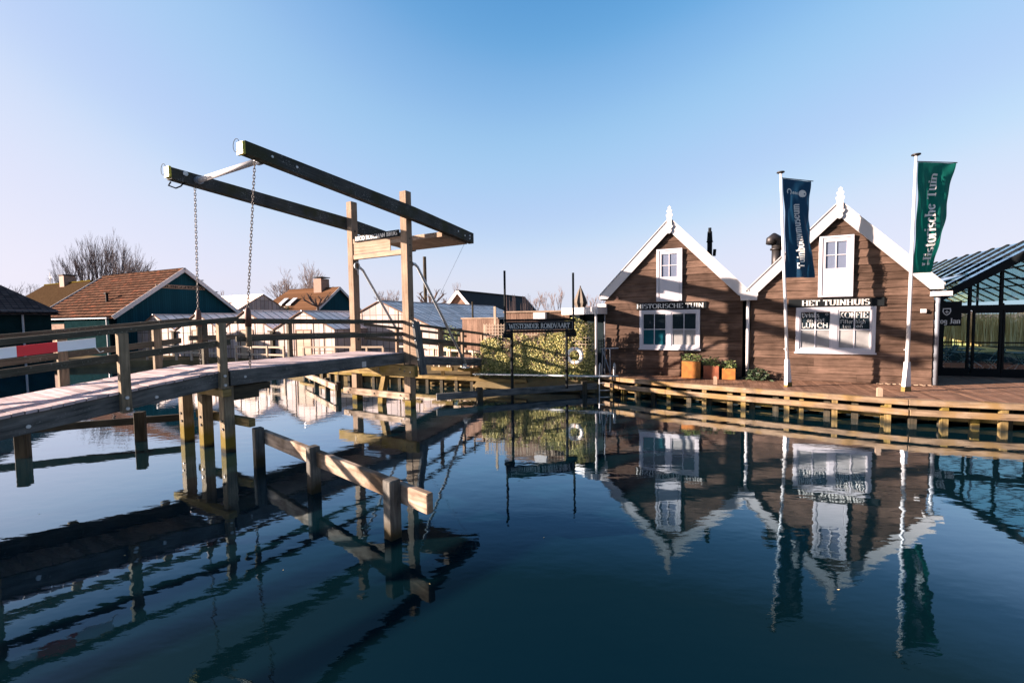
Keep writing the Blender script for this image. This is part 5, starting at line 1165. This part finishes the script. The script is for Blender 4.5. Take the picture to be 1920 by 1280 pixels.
# ============================================================ trees (bare winter trees)
def bare_tree(base, h, spread, label, stems=1, seed=1, name='bare_tree', lvl=5, r0=.16, twig=1., grp='bare trees behind the roofs', lean=0, upright=.55, fan=None):
    r = random.Random(seed); o = thing(name, label, 'tree', base, grp); tk = MB(); cr = MB(); b = Vector(base)
    def grow(p, d, L, rad, lv):
        mb_ = tk if lv <= 1 else cr
        n = 3; pts = [p]; q = p; dd = d.copy()
        for i in range(n):
            dd = (dd+Vector((r.uniform(-1,1),r.uniform(-1,1),r.uniform(-.3,.8)*upright))*.16).normalized(); q = q+dd*L/n; pts.append(q)
        mb_.tube(pts, [rad*(1-.4*i/n) for i in range(n+1)], 5 if lv <= 2 else 3, cap=False)
        if lv >= lvl: return
        m_ = 3 if lv < 2 else r.choice((2,3,3))
        for j in range(m_):
            at = pts[-1] if j < 2 else pts[r.choice((1,2))]
            side = Vector((r.uniform(-1,1),r.uniform(-1,1),r.uniform(-.25,.55))).normalized()
            nd = (dd*(1.0+upright*.6)+side*spread*(.75+.2*lv/ lvl)+Z*.12*upright).normalized()
            grow(at, nd, L*r.uniform(.66,.86), max(rad*.6, .011*twig), lv+1)
    for i in range(stems):
        f = (i-(stems-1)/2)/max(1,(stems-1)/2) if stems > 1 else 0
        a = r.uniform(0,6.28); off = tF*f*(fan or .8)+nF*r.uniform(-.5,.5)*(stems > 1)
        d = (Z+tF*(f*.42+lean)+nF*r.uniform(-.15,.15)).normalized()
        grow(b+off, d, h*(.30-.05*abs(f)), r0*(1-.3*abs(f)), 0)
    part(tk, 'trunk', 'bark', o); part(cr, 'crown', 'twig', o); return o
def px(x, D, z=.42): return ((x-960)/828.64*D, D, z)
bare_tree(px(192,70), 15.0, .30, 'largest bare many stemmed tree above the tiled hall roof', 10, 8, r0=.24, lvl=6, fan=4.2, upright=1.2, twig=1.1)
bare_tree(px(262,66), 11.2, .75, 'gnarled bare tree just right of the largest one, behind the hall ridge', 1, 5, r0=.42, lvl=6, twig=2., lean=-.15)
bare_tree(px(568,88), 11.6, .55, 'wide bare tree behind the brown tiled house', 5, 11, r0=.30, lvl=6, fan=3.4, twig=2.0)
bare_tree(px(530,84), 6.6, .8, 'smaller bare tree left of the brown tiled house', 2, 12, r0=.28, lvl=5, twig=2.2)
bare_tree(px(728,95), 9.2, .8, 'round bare tree between the two portal posts', 2, 21, r0=.3, lvl=6, twig=2.4, fan=.5)
for i, (x, D, h, sd_, lb) in enumerate(((402,96,9.6,31,'faint bare tree left of the near chain, beside the hall gable'),(425,102,9.8,32,'faint bare tree just left of the near chain'),(452,100,9.2,33,'faint bare tree immediately left of the glass gable'),(497,98,8.6,34,'faint low bare tree above the tall glass gable'),(12,92,12.5,35,'bare tree tips above the boat house at the left edge'),(318,80,9.6,36,'bare twigs above the ridge of the tiled hall'))):
    bare_tree(px(x,D), h, .7, lb, 2, sd_, r0=.22, lvl=5, twig=2.0)
for i, (x, D, h, sd_, lb) in enumerate(((1002,80,6.8,41,'slender bare tree left of the two sign poles gap'),(1030,82,7.2,42,'slender bare tree in the middle between the two sign poles'),(1048,80,7.4,43,'slender bare tree just left of the right sign pole'),(990,84,5.8,44,'short slender bare tree beside the left sign pole'),(1098,70,6.2,45,'reddish bare tree behind the closed parasol'),(1112,66,5.6,46,'reddish bare tree beside the left cottage gutter'),(868,96,9.2,47,'faint bare tree behind the dark roofed house ridge'),(838,86,6.6,48,'small bare tree right of the tall timber pole'))):
    bare_tree(px(x,D), h, .45, lb, 1, sd_, name='slender_bare_tree', r0=.10, lvl=5, twig=1.8, upright=1.3, grp='slender bare trees behind the shed')
def pollard(base, h, label, seed):
    r = random.Random(seed); o = thing('pollard_tree', label, 'tree', base, 'pollard trees'); b = Vector(base); k = MB(); c = MB()
    top_ = b+Z*h*.62; k.tube([b,b+Z*h*.35,top_],[.16,.13,.12],7)
    for i in range(9):
        a = 2*pi*i/9+r.uniform(-.3,.3); e = top_+Vector((cos(a)*r.uniform(.5,1.0),sin(a)*r.uniform(.3,.8),r.uniform(.1,.9)))*h*.24
        m_ = (top_+e)/2-Z*.05; k.tube([top_,m_,e],[.09,.07,.08],5); k.tube([e-Z*.05,e+Z*.02,e+Z*.08],[.06,.12,.05],6)
        for j in range(5): d = Vector((r.uniform(-1,1),r.uniform(-1,1),r.uniform(.2,1.3))); c.tube([e,e+d*h*.06],[.03,.018],4)
    part(k, 'trunk', 'bark', o); part(c, 'shoots', 'bark', o)
pollard(px(598,44), 6.2, 'knobbly pollard tree in front of the brown tiled house', 3)
pollard(px(808,37), 5.6, 'knobbly pollard tree around the tall timber pole', 6)
k = MB(); 
for i in range(34):
    x, y, z0_ = px(R_.uniform(946,1002), 24); k.tube([(x,y,.4),(x+R_.uniform(-.12,.12),y,R_.uniform(3.4,4.25))],[.022,.012],4)
sgp = thing('coppiced_shrub', 'tuft of upright bare shoots just behind the left sign pole', 'shrub', px(972,24)); part(k, 'shoots', 'twig', sgp)
def evergreen(base, r, h, label, n, name='evergreen_bush', leafs=.35, mat='darkleaf', grp='evergreen bushes'):
    o = thing(name, label, 'bush', base, grp); b = Vector(base); k = MB(); k.tube([b,b+Z*h*.6],[.15,.06],6); part(k, 'trunk', 'bark', o)
    k = MB(); ce = [(Vector((R_.uniform(-.6,.6)*r,R_.uniform(-.4,.4)*r,R_.uniform(.3,.85)*h)), R_.uniform(.25,.5)*r) for _ in range(9)]
    def f():
        c, q = R_.choice(ce)
        while True:
            v = Vector((R_.uniform(-1,1),R_.uniform(-1,1),R_.uniform(-1,1)))
            if v.length < 1: return b+c+v*q
    leaves(k, f, n, leafs); part(k, 'crown', mat, o)
evergreen(px(518,58), 2.2, 4.9, 'dark evergreen bush between the glass gable and the brown tiled house', 1500)
evergreen(px(538,57), 1.5, 4.0, 'lower dark evergreen bush at the corner of the brown tiled house', 900)
evergreen((-2.9,23.6,.42), 1.1, 2.0, 'sunlit green bush beyond the ramp railings', 1400, leafs=.13, mat='leaf')
evergreen((-1.3,19.4,.42), .8, 1.0, 'low green bush at the foot of the trellis post', 700, leafs=.10, mat='leaf')
# unseen bank and dark wood, added to block sky fill and darken window reflections
k = MB(); kb = MB(); ang = [radians(104+i*4.2) for i in range(32)]
for a0, a1 in zip(ang[:-1], ang[1:]): kb.poly([(5+34*sin(a0),5+34*cos(a0),.5),(5+34*sin(a1),5+34*cos(a1),.5),(5+90*sin(a1),5+90*cos(a1),.5),(5+90*sin(a0),5+90*cos(a0),.5)]); kb.poly([(5+34*sin(a0),5+34*cos(a0),-.5),(5+34*sin(a1),5+34*cos(a1),-.5),(5+34*sin(a1),5+34*cos(a1),.5),(5+34*sin(a0),5+34*cos(a0),.5)])
tag(kb.build('opposite_bank', M['ground']), kind='structure')
for _ in range(13000):
    a = R_.uniform(ang[0], ang[-1]); r_ = R_.uniform(36,42); hh = 10+2.5*sin(a*9)+1.5*sin(a*23); p = Vector((5+r_*sin(a),5+r_*cos(a),R_.uniform(.4,hh))); s_ = R_.uniform(.5,1.1); d = Vector((cos(a),-sin(a),0))
    k.poly([p-d*s_*.5, p+Z*s_*.5, p+d*s_*.5, p-Z*s_*.5])
tag(k.build('fill_blocking_wood', M['darkleaf']), 'unseen dark wood added behind the camera to block sky light', 'wood', kind='stuff')
# far hedge line on the horizon
k = MB()
for _ in range(9000):
    x = R_.uniform(-330,330); y = 190+R_.uniform(-6,6); h = 3.2+2.2*sin(x*.05)+1.6*sin(x*.17+1)+1.2*sin(x*.6); p = Vector((x,y,R_.uniform(.3,max(1.5,h)))); s_ = R_.uniform(.5,1.4); a = R_.uniform(0,3)
    k.poly([p-tF*s_*.5, p+Z*s_*.6, p+tF*s_*.5, p-Z*s_*.5])
tag(k.build('far_treeline', M['twig']), 'hazy line of bare woodland along the horizon', 'treeline', kind='stuff')
